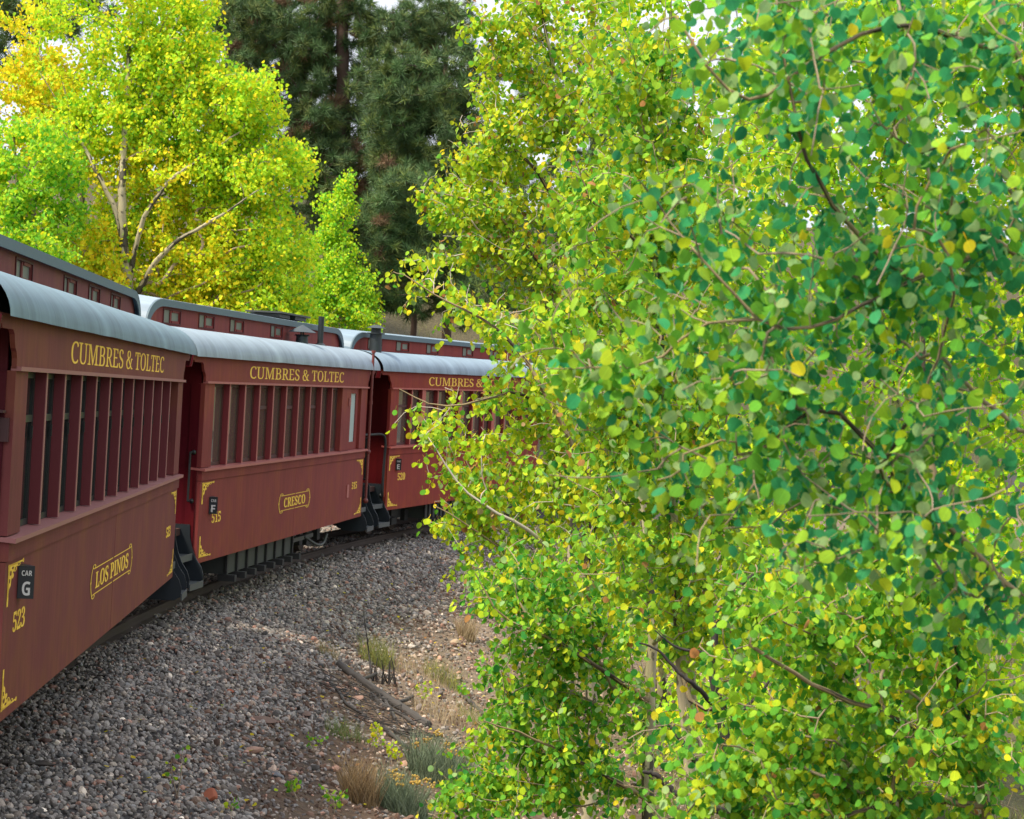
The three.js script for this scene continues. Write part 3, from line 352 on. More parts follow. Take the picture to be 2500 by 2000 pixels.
{ // stacks, vents and pipe of the middle coach
  let x = -HL + 6.55, z = 0.86, y = onDeck(z) - 0.03;
  const j = mesh('smoke_jack', merge([new THREE.CylinderGeometry(0.085, 0.095, 0.15, 16).translate(x, y + 0.07, z), new THREE.CylinderGeometry(0.1, 0.12, 0.02, 16).translate(x, y + 0.14, z)]), std([0.025, 0.035, 0.04], 0.5), carF); mesh('conical_cap', merge([new THREE.ConeGeometry(0.21, 0.11, 16).translate(x, y + 0.24, z), rod(V(x - 0.07, y + 0.14, z), V(x - 0.07, y + 0.2, z), 0.012), rod(V(x + 0.07, y + 0.14, z), V(x + 0.07, y + 0.2, z), 0.012)]), std([0.04, 0.055, 0.065], 0.5), j);
  x = -HL + 7.9; z = 0.84; y = onDeck(z) - 0.04; mesh('stack_pipe', merge([rod(V(x, y, z), V(x, y + 0.48, z), 0.045, 14), new THREE.CylinderGeometry(0.05, 0.13, 0.06, 14).translate(x, y + 0.04, z)]), std([0.014, 0.02, 0.024], 0.5), carF);
  mesh('roof_hatch', merge([box(-HL + 6.6, -HL + 7.25, YC + 0.04, YC + 0.09, 0.05, 0.5), box(-HL + 7.6, -HL + 8.35, YC + 0.04, YC + 0.1, 0.05, 0.5), box(-HL + 6.5, -HL + 8.45, YC + 0.1, YC + 0.125, 0.0, 0.55)]), std([0.05, 0.055, 0.055], 0.6), carF);
  mesh('corner_pipe', merge([rod(V(HL + 0.06, 0.8, ZS + 0.05), V(HL + 0.06, YE + 0.28, ZS + 0.05), 0.022), new THREE.SphereGeometry(0.045, 12, 8).translate(HL + 0.06, 0.8, ZS + 0.05), new THREE.SphereGeometry(0.04, 12, 8).translate(HL + 0.06, 1.6, ZS + 0.05), new THREE.CylinderGeometry(0.03, 0.03, 0.06, 10).translate(HL + 0.06, 2.4, ZS + 0.05), new THREE.CylinderGeometry(0.036, 0.036, 0.04, 10).translate(HL + 0.06, YE + 0.28, ZS + 0.05)]), std([0.17, 0.035, 0.03], 0.5), carF);
  x = -HL + 0.05; z = 0.9; y = onDeck(z) - 0.04; const v = mesh('roof_vent', merge([new THREE.CylinderGeometry(0.1, 0.11, 0.36, 18).translate(x, y + 0.17, z), new THREE.CylinderGeometry(0.15, 0.15, 0.018, 18).translate(x, y + 0.35, z), new THREE.CylinderGeometry(0.085, 0.085, 0.08, 18).translate(x, y + 0.4, z)]), std([0.02, 0.027, 0.03], 0.5), carE); mesh('vent_cap', new THREE.CylinderGeometry(0.05, 0.17, 0.05, 18).translate(x, y + 0.465, z), std([0.03, 0.04, 0.045], 0.45), v);
  // black gate and grab rail at the rear step of the farthest coach
  const gx = -HL - 0.05; mesh('grab_rail', merge([rods([V(gx - 0.5, 1.83, 0.95), V(gx - 0.25, 1.84, 1.05), V(gx - 0.04, 1.84, 1.17), V(gx, 1.78, 1.2), V(gx, 1.2, 1.2), V(gx, 0.84, 1.2), V(gx + 0.03, 0.79, 1.19)], 0.022), new THREE.SphereGeometry(0.04, 10, 8).translate(-HL - 0.02, 0.8, 1.17)]), black, carE);
  mesh('gate', merge([...[0, 0.12, 0.24, 0.36].map((q) => rod(V(gx - 0.56, 1.1, 0.7 + q), V(gx - 0.56, 1.78, 0.7 + q), 0.014)), rod(V(gx - 0.56, 1.78, 0.66), V(gx - 0.56, 1.78, 1.1), 0.02), rod(V(gx - 0.56, 1.1, 0.66), V(gx - 0.56, 1.1, 1.1), 0.02), rod(V(gx - 0.56, 1.06, 1.1), V(gx - 0.56, 1.82, 1.1), 0.024)]), black, carE);
}
// ------------------------------------------------------------------ trees
function leafGeometry(n, fold, petiole) { // aspen leaf: stalk from the origin along +y, round blade about one unit across
  const pos = [], col = [], uv = [], idx = [], y0 = petiole ? 0.75 : 0.0, c = [0, y0 + 0.46];
  const put = (x, y, z, k) => { pos.push(x, y, z); col.push(...k); uv.push(x + 0.5, y - y0); return pos.length / 3 - 1; };
  const mid = put(0, c[1], 0.03, [0.97, 1, 0.97]), ring = [];
  for (let i = 0; i < n; i++) { const a = -Math.PI / 2 + i / n * Math.PI * 2, s = Math.sin(a); let r = 0.5 * (1 - 0.04 * Math.cos(a * 2)) * (s > 0.97 ? 1.14 : 1) * (s < -0.97 ? 0.9 : 1); const x = Math.cos(a) * r * 1.02, y = c[1] + s * r * 0.94; ring.push(put(x, y, Math.abs(x) * fold - 0.10 * (s > 0.5 ? (s - 0.5) : 0), [1.06, 1.03, 0.86])); }
  for (let i = 0; i < n; i++) idx.push(mid, ring[i], ring[(i + 1) % n]);
  if (petiole) { const k = [1.9, 1.15, 0.9], a = put(-0.018, 0, 0, k), b = put(0.018, 0, 0, k), e = put(-0.02, 0.42, 0.08, k), f = put(0.02, 0.42, 0.08, k), g = put(0, y0 + 0.02, 0.02, k); idx.push(a, b, e, b, f, e, e, f, g); }
  const g = new THREE.BufferGeometry(); g.setAttribute('position', new THREE.Float32BufferAttribute(pos, 3)); g.setAttribute('color', new THREE.Float32BufferAttribute(col, 3)); g.setAttribute('uv', new THREE.Float32BufferAttribute(uv, 2)); g.setIndex(idx); g.computeVertexNormals(); return g;
}
const veinTex = noiseTex(128, 128, (x, y) => { const dx = Math.abs(x - 0.5); let v = 0.86 + 0.06 * pfbm(x, y, 8, 3); if (dx < 0.018) v = 1; for (let k = 0; k < 5; k++) { const yy = 0.12 + k * 0.16 + dx * 0.75; if (Math.abs(y - yy) < 0.012 && dx < 0.42) v = 0.95; } return v; }, true);
const leafBase = { roughness: 1, transmission: 0.46, thickness: 0, side: THREE.DoubleSide, vertexColors: true, map: veinTex, specularIntensity: 0.3 };
const leafInst = new THREE.MeshPhysicalMaterial({ ...leafBase, color: 0xffffff });
const leafInstFar = new THREE.MeshPhysicalMaterial({ roughness: 1, transmission: 0.48, thickness: 0, side: THREE.DoubleSide, specularIntensity: 0.2, vertexColors: true, color: 0xffffff });
const leafMats = new Map();
const leafMat = (c) => { const k = c.join(); if (!leafMats.has(k)) leafMats.set(k, new THREE.MeshPhysicalMaterial({ ...leafBase, color: new THREE.Color().setRGB(...c) })); return leafMats.get(k); };
const LEAF = [leafGeometry(12, 0.22, true), leafGeometry(12, 0.5, true), leafGeometry(12, -0.12, true)], LEAFMID = leafGeometry(8, 0.25, true), LEAFFAR = leafGeometry(6, 0.3, false);
const barkTex = noiseTex(128, 256, (x, y) => { let v = 0.72 + 0.22 * pfbm(x, y, 8, 4); const m = pfbm(x * 1 + 0.2, y, 4, 2), l = pfbm(x, y * 4, 4, 3); if (m > 0.62) v *= 0.45; if (l > 0.7) v *= 0.6; return [v, v * 0.97, v * 0.88]; }, true, [1, 0.8]);
const aspenBark = std([0.62, 0.58, 0.46], 0.75, { map: barkTex }), tanBark = std([0.42, 0.34, 0.22], 0.75, { map: barkTex }), twigBark = std([0.3, 0.23, 0.16], 0.8), greyTwig = std([0.45, 0.4, 0.34], 0.8), darkBark = std([0.035, 0.03, 0.028], 0.9);
const pineBark = std([0.095, 0.06, 0.045], 0.95, { bumpMap: noiseTex(128, 128, (x, y) => pfbm(x, y * 0.4, 12, 4)), bumpScale: 0.03 });

class Skeleton {
  constructor(seed) { this.p = []; this.par = []; this.len = []; this.fix = []; this.limb = []; this.r = rngOf(seed); }
  add(v, par, rad = 0, limb = -1) { this.p.push(v); this.par.push(par); this.len.push(par < 0 ? 0 : this.len[par] + v.distanceTo(this.p[par])); this.fix.push(rad); this.limb.push(limb); return this.p.length - 1; }
  limbPath(pts, r0, r1, step, limb, attach = -1) { const c = new THREE.CatmullRomCurve3(pts, false, 'centripetal'), L = c.getLength(), n = Math.max(3, Math.ceil(L / step)); let q = attach, out = []; for (let i = 0; i <= n; i++) { if (i === 0 && attach >= 0) continue; const t = i / n, v = c.getPointAt(t); if (i && i < n) v.add(V(this.r() - 0.5, this.r() - 0.5, this.r() - 0.5).multiplyScalar(step * 0.12)); q = this.add(v, q, lerp(r0, r1, t), limb); out.push(q); } return out; }
  nearest(v, up, pathCost) { let b = 0, bc = 1e9; const p = this.p; for (let i = 0; i < p.length; i++) { const dx = p[i].x - v.x, dy = p[i].y - v.y, dz = p[i].z - v.z; const c = Math.sqrt(dx * dx + dy * dy + dz * dz) + up * Math.max(0, dy) + pathCost * this.len[i] + (this.fix[i] > 0 ? 0 : 0.0); if (c < bc) { bc = c; b = i; } } return b; }
  grow(targets, { step = 0.1, up = 0.5, path = 0.12, bend = 0.18, maxLen = 99 } = {}) {
    const d = targets.map((v) => { let m = 1e9; for (let i = 0; i < this.p.length; i += 2) m = Math.min(m, v.distanceToSquared(this.p[i])); return m; });
    const order = targets.map((_, i) => i).sort((a, b) => d[a] - d[b]); this.tips = [];
    for (const i of order) {
      const v = targets[i], n = this.nearest(v, up, path), a = this.p[n], L = a.distanceTo(v); if (L < 0.01 || L > maxLen) continue;
      const k = Math.max(2, Math.ceil(L / step)), pd = this.par[n] >= 0 ? V().subVectors(a, this.p[this.par[n]]).normalize() : V(0, 1, 0);
      const m = a.clone().lerp(v, 0.45).addScaledVector(pd, L * bend).add(V(this.r() - 0.5, this.r() - 0.3, this.r() - 0.5).multiplyScalar(L * bend * 0.9));
      let q = n; for (let j = 1; j <= k; j++) { const t = j / k, s = 1 - t; q = this.add(V(a.x * s * s + 2 * m.x * s * t + v.x * t * t, a.y * s * s + 2 * m.y * s * t + v.y * t * t, a.z * s * s + 2 * m.z * s * t + v.z * t * t).add(V(this.r() - 0.5, this.r() - 0.5, this.r() - 0.5).multiplyScalar(j < k ? step * 0.16 : 0)), q); }
      this.tips.push(q);
    }
  }
  finish(rTip, pow, rMax) { const n = this.p.length; this.cnt = new Float32Array(n); this.kids = Array.from({ length: n }, () => []); for (let i = n - 1; i >= 0; i--) { if (!this.cnt[i]) this.cnt[i] = 1; if (this.par[i] >= 0) { this.cnt[this.par[i]] += this.cnt[i]; this.kids[this.par[i]].push(i); } }
    this.rad = this.p.map((_, i) => Math.max(this.fix[i], this.fix[i] ? 0 : Math.min(rMax, rTip * Math.pow(this.cnt[i], pow)))); for (let i = 0; i < n; i++) if (this.par[i] >= 0) this.rad[i] = Math.min(this.rad[i], this.rad[this.par[i]]); }
  chains() { const out = [], stack = [0]; // [nodes of a chain]
    for (let i = 0; i < this.p.length; i++) if (this.par[i] < 0 && i) stack.push(i);
    const starts = stack.map((s) => [s, -1]);
    while (starts.length) { let [i, from] = starts.pop(); const c = from >= 0 ? [from, i] : [i]; for (;;) { const k = this.kids[i]; if (!k.length) break; let b = k[0]; for (const q of k) if (this.limb[q] >= 0 && this.limb[q] === this.limb[i] ? !(this.limb[b] === this.limb[i]) : (this.limb[b] >= 0 && this.limb[b] === this.limb[i] ? false : this.cnt[q] > this.cnt[b])) b = q; for (const q of k) if (q !== b) starts.push([q, i]); c.push(b); i = b; } out.push(c); }
    return out; }
}
const pick = (r, pal) => { let t = r(), k = 0; while (k < pal.length - 1 && (t -= pal[k][1]) > 0) k++; return pal[k][0]; };
function sampleBlobs(r, blobs, cam) { // crowns are unions of ellipsoids that stand in the scene: [centre, rx, ry, rz, number]
  const out = []; for (const b of blobs) for (let i = 0; i < b.n; i++) { const tri = () => (r() + r() + r() * 0.6 - 1.3) * 1.15, u1 = () => r() * 2 - 1; let x, y, z; do { x = cam ? tri() : u1(); y = cam ? tri() : u1(); z = cam ? tri() : u1(); } while (x * x + y * y + z * z > (cam ? 1.6 : 1)); out.push(V(b.c.x + x * b.rx, b.c.y + y * b.ry, b.c.z + z * b.rz)); } return out; }
const blob = (px, py, d, rx, ry, rz, n) => ({ c: at(px, py, d), rx: rx * d / 5000, ry: ry * d / 5000, rz, n });
const path3 = (a) => a.map((q) => at(...q));
const PROJ = new THREE.Matrix4().multiplyMatrices(camera.projectionMatrix, camera.matrixWorldInverse);
let leafTotal = 0;
function aspen(name, o) {
  const r = rngOf(o.seed), sk = new Skeleton(o.seed + 1), base = o.limbs[0].pts[0];
  o.limbs.forEach((l, i) => { let att = -1; if (i && !l.free) { att = sk.nearest(l.pts[0], 0, 0); } sk.limbPath(l.pts, l.r0, l.r1, o.step * 1.2, i, att); });
  sk.grow(sampleBlobs(r, o.blobs, !o.far), { step: o.step, up: o.up ?? 0.6, path: 0.1, bend: 0.2, maxLen: o.maxLen ?? 99 });
  sk.finish(o.rTip, 0.42, o.rMax);
  const t = thing(name, base, o.label, 'aspen tree', o.group); const off = base.clone().negate(), mv = (g) => g.translate(off.x, off.y, off.z);
  const ch = sk.chains(), big = [], fine = [];
  ch.forEach((c, ci) => { const rm = sk.rad[c[Math.min(1, c.length - 1)]], isLimb = sk.limb[c[Math.min(1, c.length - 1)]] >= 0; (isLimb || (rm > o.branchR && big.length < 60) ? big : fine).push(c); });
  const geo = (c, sides) => tube(c.map((i) => sk.p[i]), c.map((i, k) => k === 0 && c.length > 1 ? Math.min(sk.rad[i], sk.rad[c[1]] * 1.15) : sk.rad[i]), sides, false);
  big.forEach((c) => { const l = sk.limb[c[Math.min(1, c.length - 1)]], m = l >= 0 ? o.limbs[l].mat ?? (l === 0 ? aspenBark : tanBark) : (o.twigMat ?? twigBark); mesh(l === 0 || (l >= 0 && o.limbs[l].trunk) ? 'trunk' : 'branch', mv(geo(c, sk.rad[c[0]] > 0.02 ? 10 : 6)), m, t); });
  if (fine.length) { const g = mv(merge(fine.filter((c) => c.length > 1).map((c) => geo(c, sk.rad[c[1]] > o.rTip * 3 ? 5 : 3)))); mesh('twigs', g, o.twigMat ?? twigBark, t).userData.kind = 'stuff'; }
  // leaves on the last stretch of every twig
  const L = []; const X = V(), Y = V(), Z = V();
  for (const tip of sk.tips) {
    const tone = r(), list = []; let q = tip, acc = 0; while (q >= 0 && acc < o.leafRun) { list.push(q); const pq = sk.par[q]; if (pq < 0) break; acc += sk.p[q].distanceTo(sk.p[pq]); q = pq; }
    const n = Math.round(o.leaves * (0.6 + 0.8 * r())), bare = r() < (o.bare ?? 0) ; const cl = bare ? Math.ceil(n * 0.12) : n;
    const pal = o.palAt ? o.palAt(sk.p[tip], r) : o.pal;
    for (let i = 0; i < cl; i++) {
      const f = Math.pow(r(), 1.3) * (list.length - 1), a = Math.floor(f), A = sk.p[list[a]], B = sk.p[list[Math.min(a + 1, list.length - 1)]];
      const P = A.clone().lerp(B, f - a); const th = r() * 6.283, side = V(Math.cos(th), 0, Math.sin(th));
      const jit = o.spread * Math.pow(r(), 0.7); P.addScaledVector(V(r() - 0.5, r() - 0.5, r() - 0.5).normalize(), jit);
      Y.copy(side).multiplyScalar(0.6).add(V(0, -0.72 + (r() - 0.5) * 0.9, 0)).normalize();
      X.set(r() - 0.5, (r() - 0.5) * 0.5, r() - 0.5); X.addScaledVector(Y, -X.dot(Y)).normalize(); Z.crossVectors(X, Y);
      const s = o.size * (0.62 + 0.55 * r());
      M4.makeBasis(X, Y, Z).scale(S4.set(s * (0.82 + 0.26 * r()), s * (0.9 + 0.2 * r()), s * (0.4 + 1.6 * r()))).setPosition(P.x + off.x, P.y + off.y, P.z + off.z);
      const c = bare ? pick(r, DRY) : pick(r, pal);
      L.push({ m: M4.clone(), c, P });
    }
  }
  leafTotal += L.length;
  if (o.parts) { // those that show largest are leaves of their own
    const v = V(); L.forEach((l) => { v.copy(l.P).applyMatrix4(PROJ); l.score = Math.abs(v.x) < 1 && Math.abs(v.y) < 1 && v.z < 1 ? l.m.getMaxScaleOnAxis() / l.P.distanceTo(camera.position) : 0; });
    L.sort((a, b) => b.score - a.score); const top = L.splice(0, o.parts);
    top.forEach((l, i) => { const m = mesh('leaf', LEAF[i % 3], leafMat(l.c), t); m.applyMatrix4(l.m); });
  }
  L.forEach((l) => { const k = 0.82 + 0.36 * r(); l.c = l.c.map((q, i) => q * k * (i === 0 ? 0.9 + 0.2 * r() : 1)); });
  scatter('foliage', o.far ? LEAFFAR : o.mid ? LEAFMID : LEAF[0], o.far ? leafInstFar : leafInst, L, t);
  return t;
}
const G = { yg: [0.62, 0.78, 0.03], lg: [0.4, 0.7, 0.045], g: [0.17, 0.5, 0.045], dg: [0.05, 0.3, 0.05], bg: [0.06, 0.42, 0.16], bd: [0.035, 0.28, 0.115], pale: [0.4, 0.62, 0.26], y: [0.88, 0.78, 0.03], gold: [0.88, 0.66, 0.03], br: [0.5, 0.24, 0.09], cream: [0.7, 0.5, 0.28] };
const DRY = [[G.br, 0.35], [G.cream, 0.35], [G.gold, 0.3]];
const leftGrp = 'aspens behind the train', rightGrp = 'aspens on the slope right of the train';
// --- behind the train, left
const palLA = [[G.yg, 0.5], [G.lg, 0.27], [G.g, 0.07], [G.y, 0.13], [G.gold, 0.03]], palYel = [[G.y, 0.44], [G.gold, 0.18], [G.yg, 0.28], [G.lg, 0.1]], palGrn = [[G.lg, 0.5], [G.g, 0.25], [G.yg, 0.2], [G.y, 0.05]];
{
  const d = 40, B = (px, py, rx, ry, n, rz = 1.4, dd = d) => blob(px, py, dd, rx, ry, rz, n), foot = at(318, 900, d); foot.y = groundY(foot.x, -foot.z) - 0.1;
  aspen('aspen_tree', { seed: 11, label: 'large yellow-green aspen with forked white trunk rising behind the nearest two coaches', group: null, step: 0.22, rTip: 0.006, rMax: 0.07, branchR: 0.028, leaves: 36, leafRun: 0.55, spread: 0.26, size: 0.08, far: true, pal: palLA, up: 0.9,
    palAt: (p, r) => fbm(p.x * 0.9 + 3, p.y * 0.9, 3) > 0.56 ? [[G.y, 0.34], [G.gold, 0.1], [G.yg, 0.46], [G.lg, 0.1]] : palLA,
    limbs: [{ pts: [foot, ...path3([[318, 760, d - 1], [306, 640, d - 1.1], [300, 540, d - 1.2], [296, 470, d - 1.2], [303, 350, d - 1], [318, 60, d - .4], [325, -150, d]])], r0: 0.15, r1: 0.015 },
      { pts: path3([[306, 620, d - 1.1], [290, 540, d - 1.2], [268, 480, d - 1.2], [240, 425, d - 1.2], [212, 370, d - 1.1], [180, 300, d - .5], [150, 190, d - .5]]), r0: 0.065, r1: 0.012, mat: aspenBark },
      { pts: path3([[314, 690, d - 1], [332, 600, d - 1.2], [352, 530, d - 1.3], [390, 470, d - 1.4], [420, 435, d - 1.4], [500, 380, d - 1], [590, 320, d - 1]]), r0: 0.06, r1: 0.012, mat: aspenBark },
      { pts: path3([[318, 745, d - 1], [380, 640, d - 1.3], [425, 595, d - 1.4], [480, 560, d - 1.5], [545, 522, d - 1.5], [620, 470, d - 1.5]]), r0: 0.07, r1: 0.012, mat: aspenBark },
      { pts: path3([[300, 540, d], [360, 500, d + .6], [430, 465, d + 1], [500, 472, d + 1]]), r0: 0.04, r1: 0.015, mat: aspenBark }],
    blobs: [B(300, 60, 240, 240, 260), B(440, 60, 115, 130, 120), B(360, 250, 240, 190, 290), B(520, 270, 160, 140, 190), B(625, 240, 90, 90, 80), B(600, 420, 165, 105, 190), B(430, 430, 220, 170, 240), B(590, 600, 170, 140, 220), B(370, 630, 260, 140, 260), B(540, 730, 230, 110, 230), B(620, 770, 190, 60, 110), B(700, 400, 75, 55, 60), B(310, 330, 260, 160, 200), B(690, 640, 80, 130, 90), B(440, 150, 120, 120, 80)] });
  const d2 = 42, foot2 = at(230, 900, d2); foot2.y = groundY(foot2.x, -foot2.z) - 0.1;
  aspen('aspen_tree', { seed: 12, label: 'golden yellow aspen at the upper left edge, behind the nearest coach', step: 0.22, rTip: 0.006, rMax: 0.06, branchR: 0.028, leaves: 30, leafRun: 0.5, spread: 0.2, size: 0.085, far: true, pal: palYel, up: 0.9,
    limbs: [{ pts: [foot2, ...path3([[228, 700, d2], [190, 420, d2], [160, 300, d2], [130, 180, d2], [95, 40, d2]])], r0: 0.1, r1: 0.015 }],
    blobs: [B(100, 200, 110, 120, 130, 1.3, d2), B(150, 320, 100, 130, 100, 1.3, d2), B(40, 250, 70, 130, 60, 1.3, d2), B(60, 40, 90, 50, 24, 1.3, d2), B(230, 610, 100, 80, 70, 1, d2 - 3), B(220, 700, 130, 60, 60, 1, d2 - 3)] });
  const d3 = 38, foot3 = at(62, 900, d3); foot3.y = groundY(foot3.x, -foot3.z) - 0.1;
  aspen('aspen_tree', { seed: 13, label: 'green aspen with pale trunks at the left edge above the nearest coach roof', step: 0.22, rTip: 0.006, rMax: 0.06, branchR: 0.028, leaves: 34, leafRun: 0.5, spread: 0.2, size: 0.08, far: true, pal: palGrn, up: 0.9,
    limbs: [{ pts: [foot3, ...path3([[58, 700, d3], [45, 500, d3], [40, 420, d3], [34, 330, d3]])], r0: 0.1, r1: 0.02 }, { pts: path3([[58, 690, d3], [140, 600, d3 + .4], [163, 480, d3 + .5], [168, 390, d3 + .5]]), r0: 0.075, r1: 0.02, trunk: true, mat: aspenBark }],
    blobs: [B(50, 400, 110, 120, 110, 1.3, d3), B(140, 400, 70, 100, 50, 1.3, d3), B(90, 520, 120, 100, 110, 1.3, d3), B(30, 600, 90, 70, 50, 1.3, d3), B(130, 620, 70, 40, 26, 1, d3 - 1)] });
  const d4 = 47, foot4 = at(770, 900, d4); foot4.y = groundY(foot4.x, -foot4.z) - 0.1;
  aspen('aspen_tree', { seed: 14, label: 'slender bright green young aspen behind the middle coach, tapering to a thin top', step: 0.22, rTip: 0.005, rMax: 0.05, branchR: 0.024, leaves: 36, leafRun: 0.5, spread: 0.22, size: 0.07, far: true, pal: [[G.lg, 0.45], [G.yg, 0.35], [G.g, 0.17], [G.y, 0.03]], up: 1.2,
    limbs: [{ pts: [foot4, ...path3([[770, 780, d4], [785, 640, d4], [800, 560, d4], [830, 480, d4], [852, 420, d4]])], r0: 0.07, r1: 0.008 }, { pts: path3([[772, 790, d4], [722, 620, d4 - .5], [716, 540, d4 - .5]]), r0: 0.03, r1: 0.006, mat: aspenBark }],
    blobs: [B(850, 450, 20, 40, 16, .3, d4), B(820, 530, 55, 75, 60, .6, d4), B(790, 640, 95, 90, 110, 1, d4), B(850, 680, 80, 80, 80, 1, d4), B(790, 750, 130, 70, 120, 1.2, d4), B(890, 760, 55, 60, 44, 1, d4), B(715, 620, 55, 90, 60, .9, d4 + 1)] });
}

// --- right of the track, nearest last: young aspens whose crowns overlap
const palYG = [[G.yg, 0.4], [G.lg, 0.32], [G.g, 0.12], [G.y, 0.09], [G.pale, 0.05], [G.br, 0.02]];
const palMid = [[G.lg, 0.4], [G.g, 0.22], [G.yg, 0.22], [G.dg, 0.04], [G.pale, 0.07], [G.y, 0.04], [G.br, 0.01]];
const palLow = [[G.lg, 0.32], [G.g, 0.38], [G.dg, 0.1], [G.yg, 0.1], [G.pale, 0.05], [G.y, 0.04], [G.br, 0.01]];
const palNear = [[G.bg, 0.36], [G.bd, 0.1], [G.g, 0.22], [G.dg, 0.07], [G.pale, 0.13], [G.lg, 0.11], [G.y, 0.01]];
const palBack = [[G.yg, 0.35], [G.lg, 0.4], [G.g, 0.15], [G.y, 0.1]];
const foot = (px, d, sink = 0.15) => { const f = at(px, 1000, d); f.y = groundY(f.x, -f.z) - sink; return f; };
const Bd = (d) => (px, py, rx, ry, n, rz = 0.8, dd = d) => blob(px, py, dd, rx, ry, rz, n);
{ // filling the view behind, beyond the bend
  let B = Bd(27);
  aspen('aspen_tree', { seed: 31, label: 'farthest of the aspens right of the train, seen in glimpses between nearer leaves', step: 0.22, rTip: 0.005, rMax: 0.05, branchR: 0.02, leaves: 24, leafRun: 0.5, spread: 0.22, size: 0.075, far: true, pal: palBack, up: 0.9,
    limbs: [{ pts: [foot(1620, 27), ...path3([[1625, 1200, 27], [1620, 800, 27], [1630, 300, 27], [1640, -100, 27]])], r0: 0.09, r1: 0.015 }],
    blobs: [B(1560, 150, 200, 300, 150, 1.5), B(1600, 600, 260, 300, 230, 1.5), B(1600, 1050, 270, 300, 210, 1.5), B(1650, 1400, 320, 220, 200, 1.5), B(1900, 200, 180, 400, 170, 1.5), B(1450, -60, 150, 120, 40, 1.2)] });
  B = Bd(24);
  aspen('aspen_tree', { seed: 32, label: 'broad aspen far back at the right edge, behind the dark green leaves', step: 0.22, rTip: 0.005, rMax: 0.05, branchR: 0.02, leaves: 24, leafRun: 0.5, spread: 0.22, size: 0.075, far: true, pal: palBack, up: 0.9,
    limbs: [{ pts: [foot(2180, 24), ...path3([[2180, 1300, 24], [2190, 800, 24], [2180, 300, 24], [2190, -100, 24]])], r0: 0.09, r1: 0.015 }],
    blobs: [B(2250, -20, 350, 130, 180, 1.4), B(2400, 90, 180, 180, 110, 1.4), B(2030, 60, 240, 170, 110, 1.4), B(2050, 200, 320, 280, 210, 1.4), B(2350, 300, 260, 330, 230, 1.4), B(1950, 500, 250, 250, 130, 1.4), B(2000, 750, 280, 300, 190, 1.4), B(2350, 850, 260, 350, 190, 1.4), B(2000, 1250, 300, 300, 190, 1.4), B(2350, 1400, 280, 300, 170, 1.4), B(2150, 1750, 460, 260, 260, 1.4), B(1700, 1750, 200, 260, 110, 1.4), B(2480, 1000, 150, 800, 150, 1.4)] });
}
{ // A: top left of the mass
  const B = Bd(14.5), d = 14.5;
  aspen('aspen_tree', { seed: 41, parts: 300, label: 'yellow-green aspen whose crown rises at the top centre against the pines', step: 0.1, rTip: 0.0024, rMax: 0.03, branchR: 0.009, leaves: 19, leafRun: 0.3, spread: 0.09, size: 0.0386, pal: palYG, up: 0.7, bare: 0.06, twigMat: greyTwig,
    limbs: [{ pts: [foot(1395, d), ...path3([[1390, 1200, d], [1380, 900, d], [1400, 600, d], [1380, 300, d], [1330, 60, d], [1300, -120, d]])], r0: 0.05, r1: 0.008 }, { pts: path3([[1385, 760, d], [1310, 640, d - .2], [1250, 560, d - .3], [1180, 500, d - .4], [1060, 470, d - .4]]), r0: 0.018, r1: 0.004 }, { pts: path3([[1395, 540, d], [1310, 420, d - .2], [1230, 330, d - .3], [1170, 240, d - .3]]), r0: 0.018, r1: 0.004 }, { pts: path3([[1360, 240, d], [1250, 120, d], [1180, 40, d]]), r0: 0.014, r1: 0.004 }],
    blobs: [B(1240, 60, 100, 150, 95, .5), B(1270, 260, 150, 130, 110, .5), B(1180, 380, 120, 75, 55, .4), B(1140, 480, 130, 75, 70, .4), B(1160, 580, 125, 75, 65, .4), B(1260, 500, 170, 200, 105, .6), B(1420, 120, 170, 200, 105, .6), B(1450, 420, 200, 250, 125, .7), B(1290, 740, 180, 140, 55, .5), B(1580, 300, 200, 300, 105, .7), B(1640, 650, 220, 250, 85, .7)] });
}
{ // B: in front of the farthest coach
  const d = 12.5, B = Bd(d);
  aspen('aspen_tree', { seed: 42, parts: 300, label: 'sparse yellow-green aspen with dry brown leaf tips reaching across the farthest coach', step: 0.09, rTip: 0.0023, rMax: 0.03, branchR: 0.008, leaves: 19, leafRun: 0.28, spread: 0.08, size: 0.0386, pal: palYG, up: 0.4, bare: 0.12, twigMat: greyTwig,
    limbs: [{ pts: [foot(1450, d), ...path3([[1440, 1500, d], [1430, 1250, d], [1395, 1080, d], [1390, 900, d], [1400, 700, d]])], r0: 0.055, r1: 0.014 }, { pts: path3([[1460, 1400, d], [1450, 1190, d - .3], [1390, 1075, d - .4], [1330, 960, d - .4], [1260, 850, d - .4], [1180, 780, d - .4], [1060, 720, d - .4], [985, 670, d - .4]]), r0: 0.026, r1: 0.003 }, { pts: path3([[1440, 1500, d], [1310, 1310, d - .3], [1190, 1240, d - .4], [1120, 1180, d - .4], [1040, 1060, d - .4]]), r0: 0.018, r1: 0.003, mat: greyTwig }, { pts: path3([[1430, 1500, d], [1280, 1380, d - .2], [1150, 1290, d - .3], [1060, 1235, d - .3]]), r0: 0.014, r1: 0.003 }, { pts: path3([[1395, 1060, d], [1260, 960, d - .2], [1150, 985, d - .3], [1040, 985, d - .3], [975, 950, d - .3]]), r0: 0.012, r1: 0.003 }],
    palAt: (p, r) => palYG,
    blobs: [B(1070, 1030, 110, 90, 18, .4), B(1180, 1130, 140, 130, 42, .4), B(1050, 700, 85, 75, 18, .4), B(1170, 780, 150, 80, 18, .4), B(1350, 890, 170, 140, 75, .5), B(1180, 1210, 140, 100, 66, .4), B(1360, 1100, 180, 220, 135, .5), B(1300, 1330, 190, 120, 90, .5), B(1220, 960, 140, 80, 16, .4)] });
}
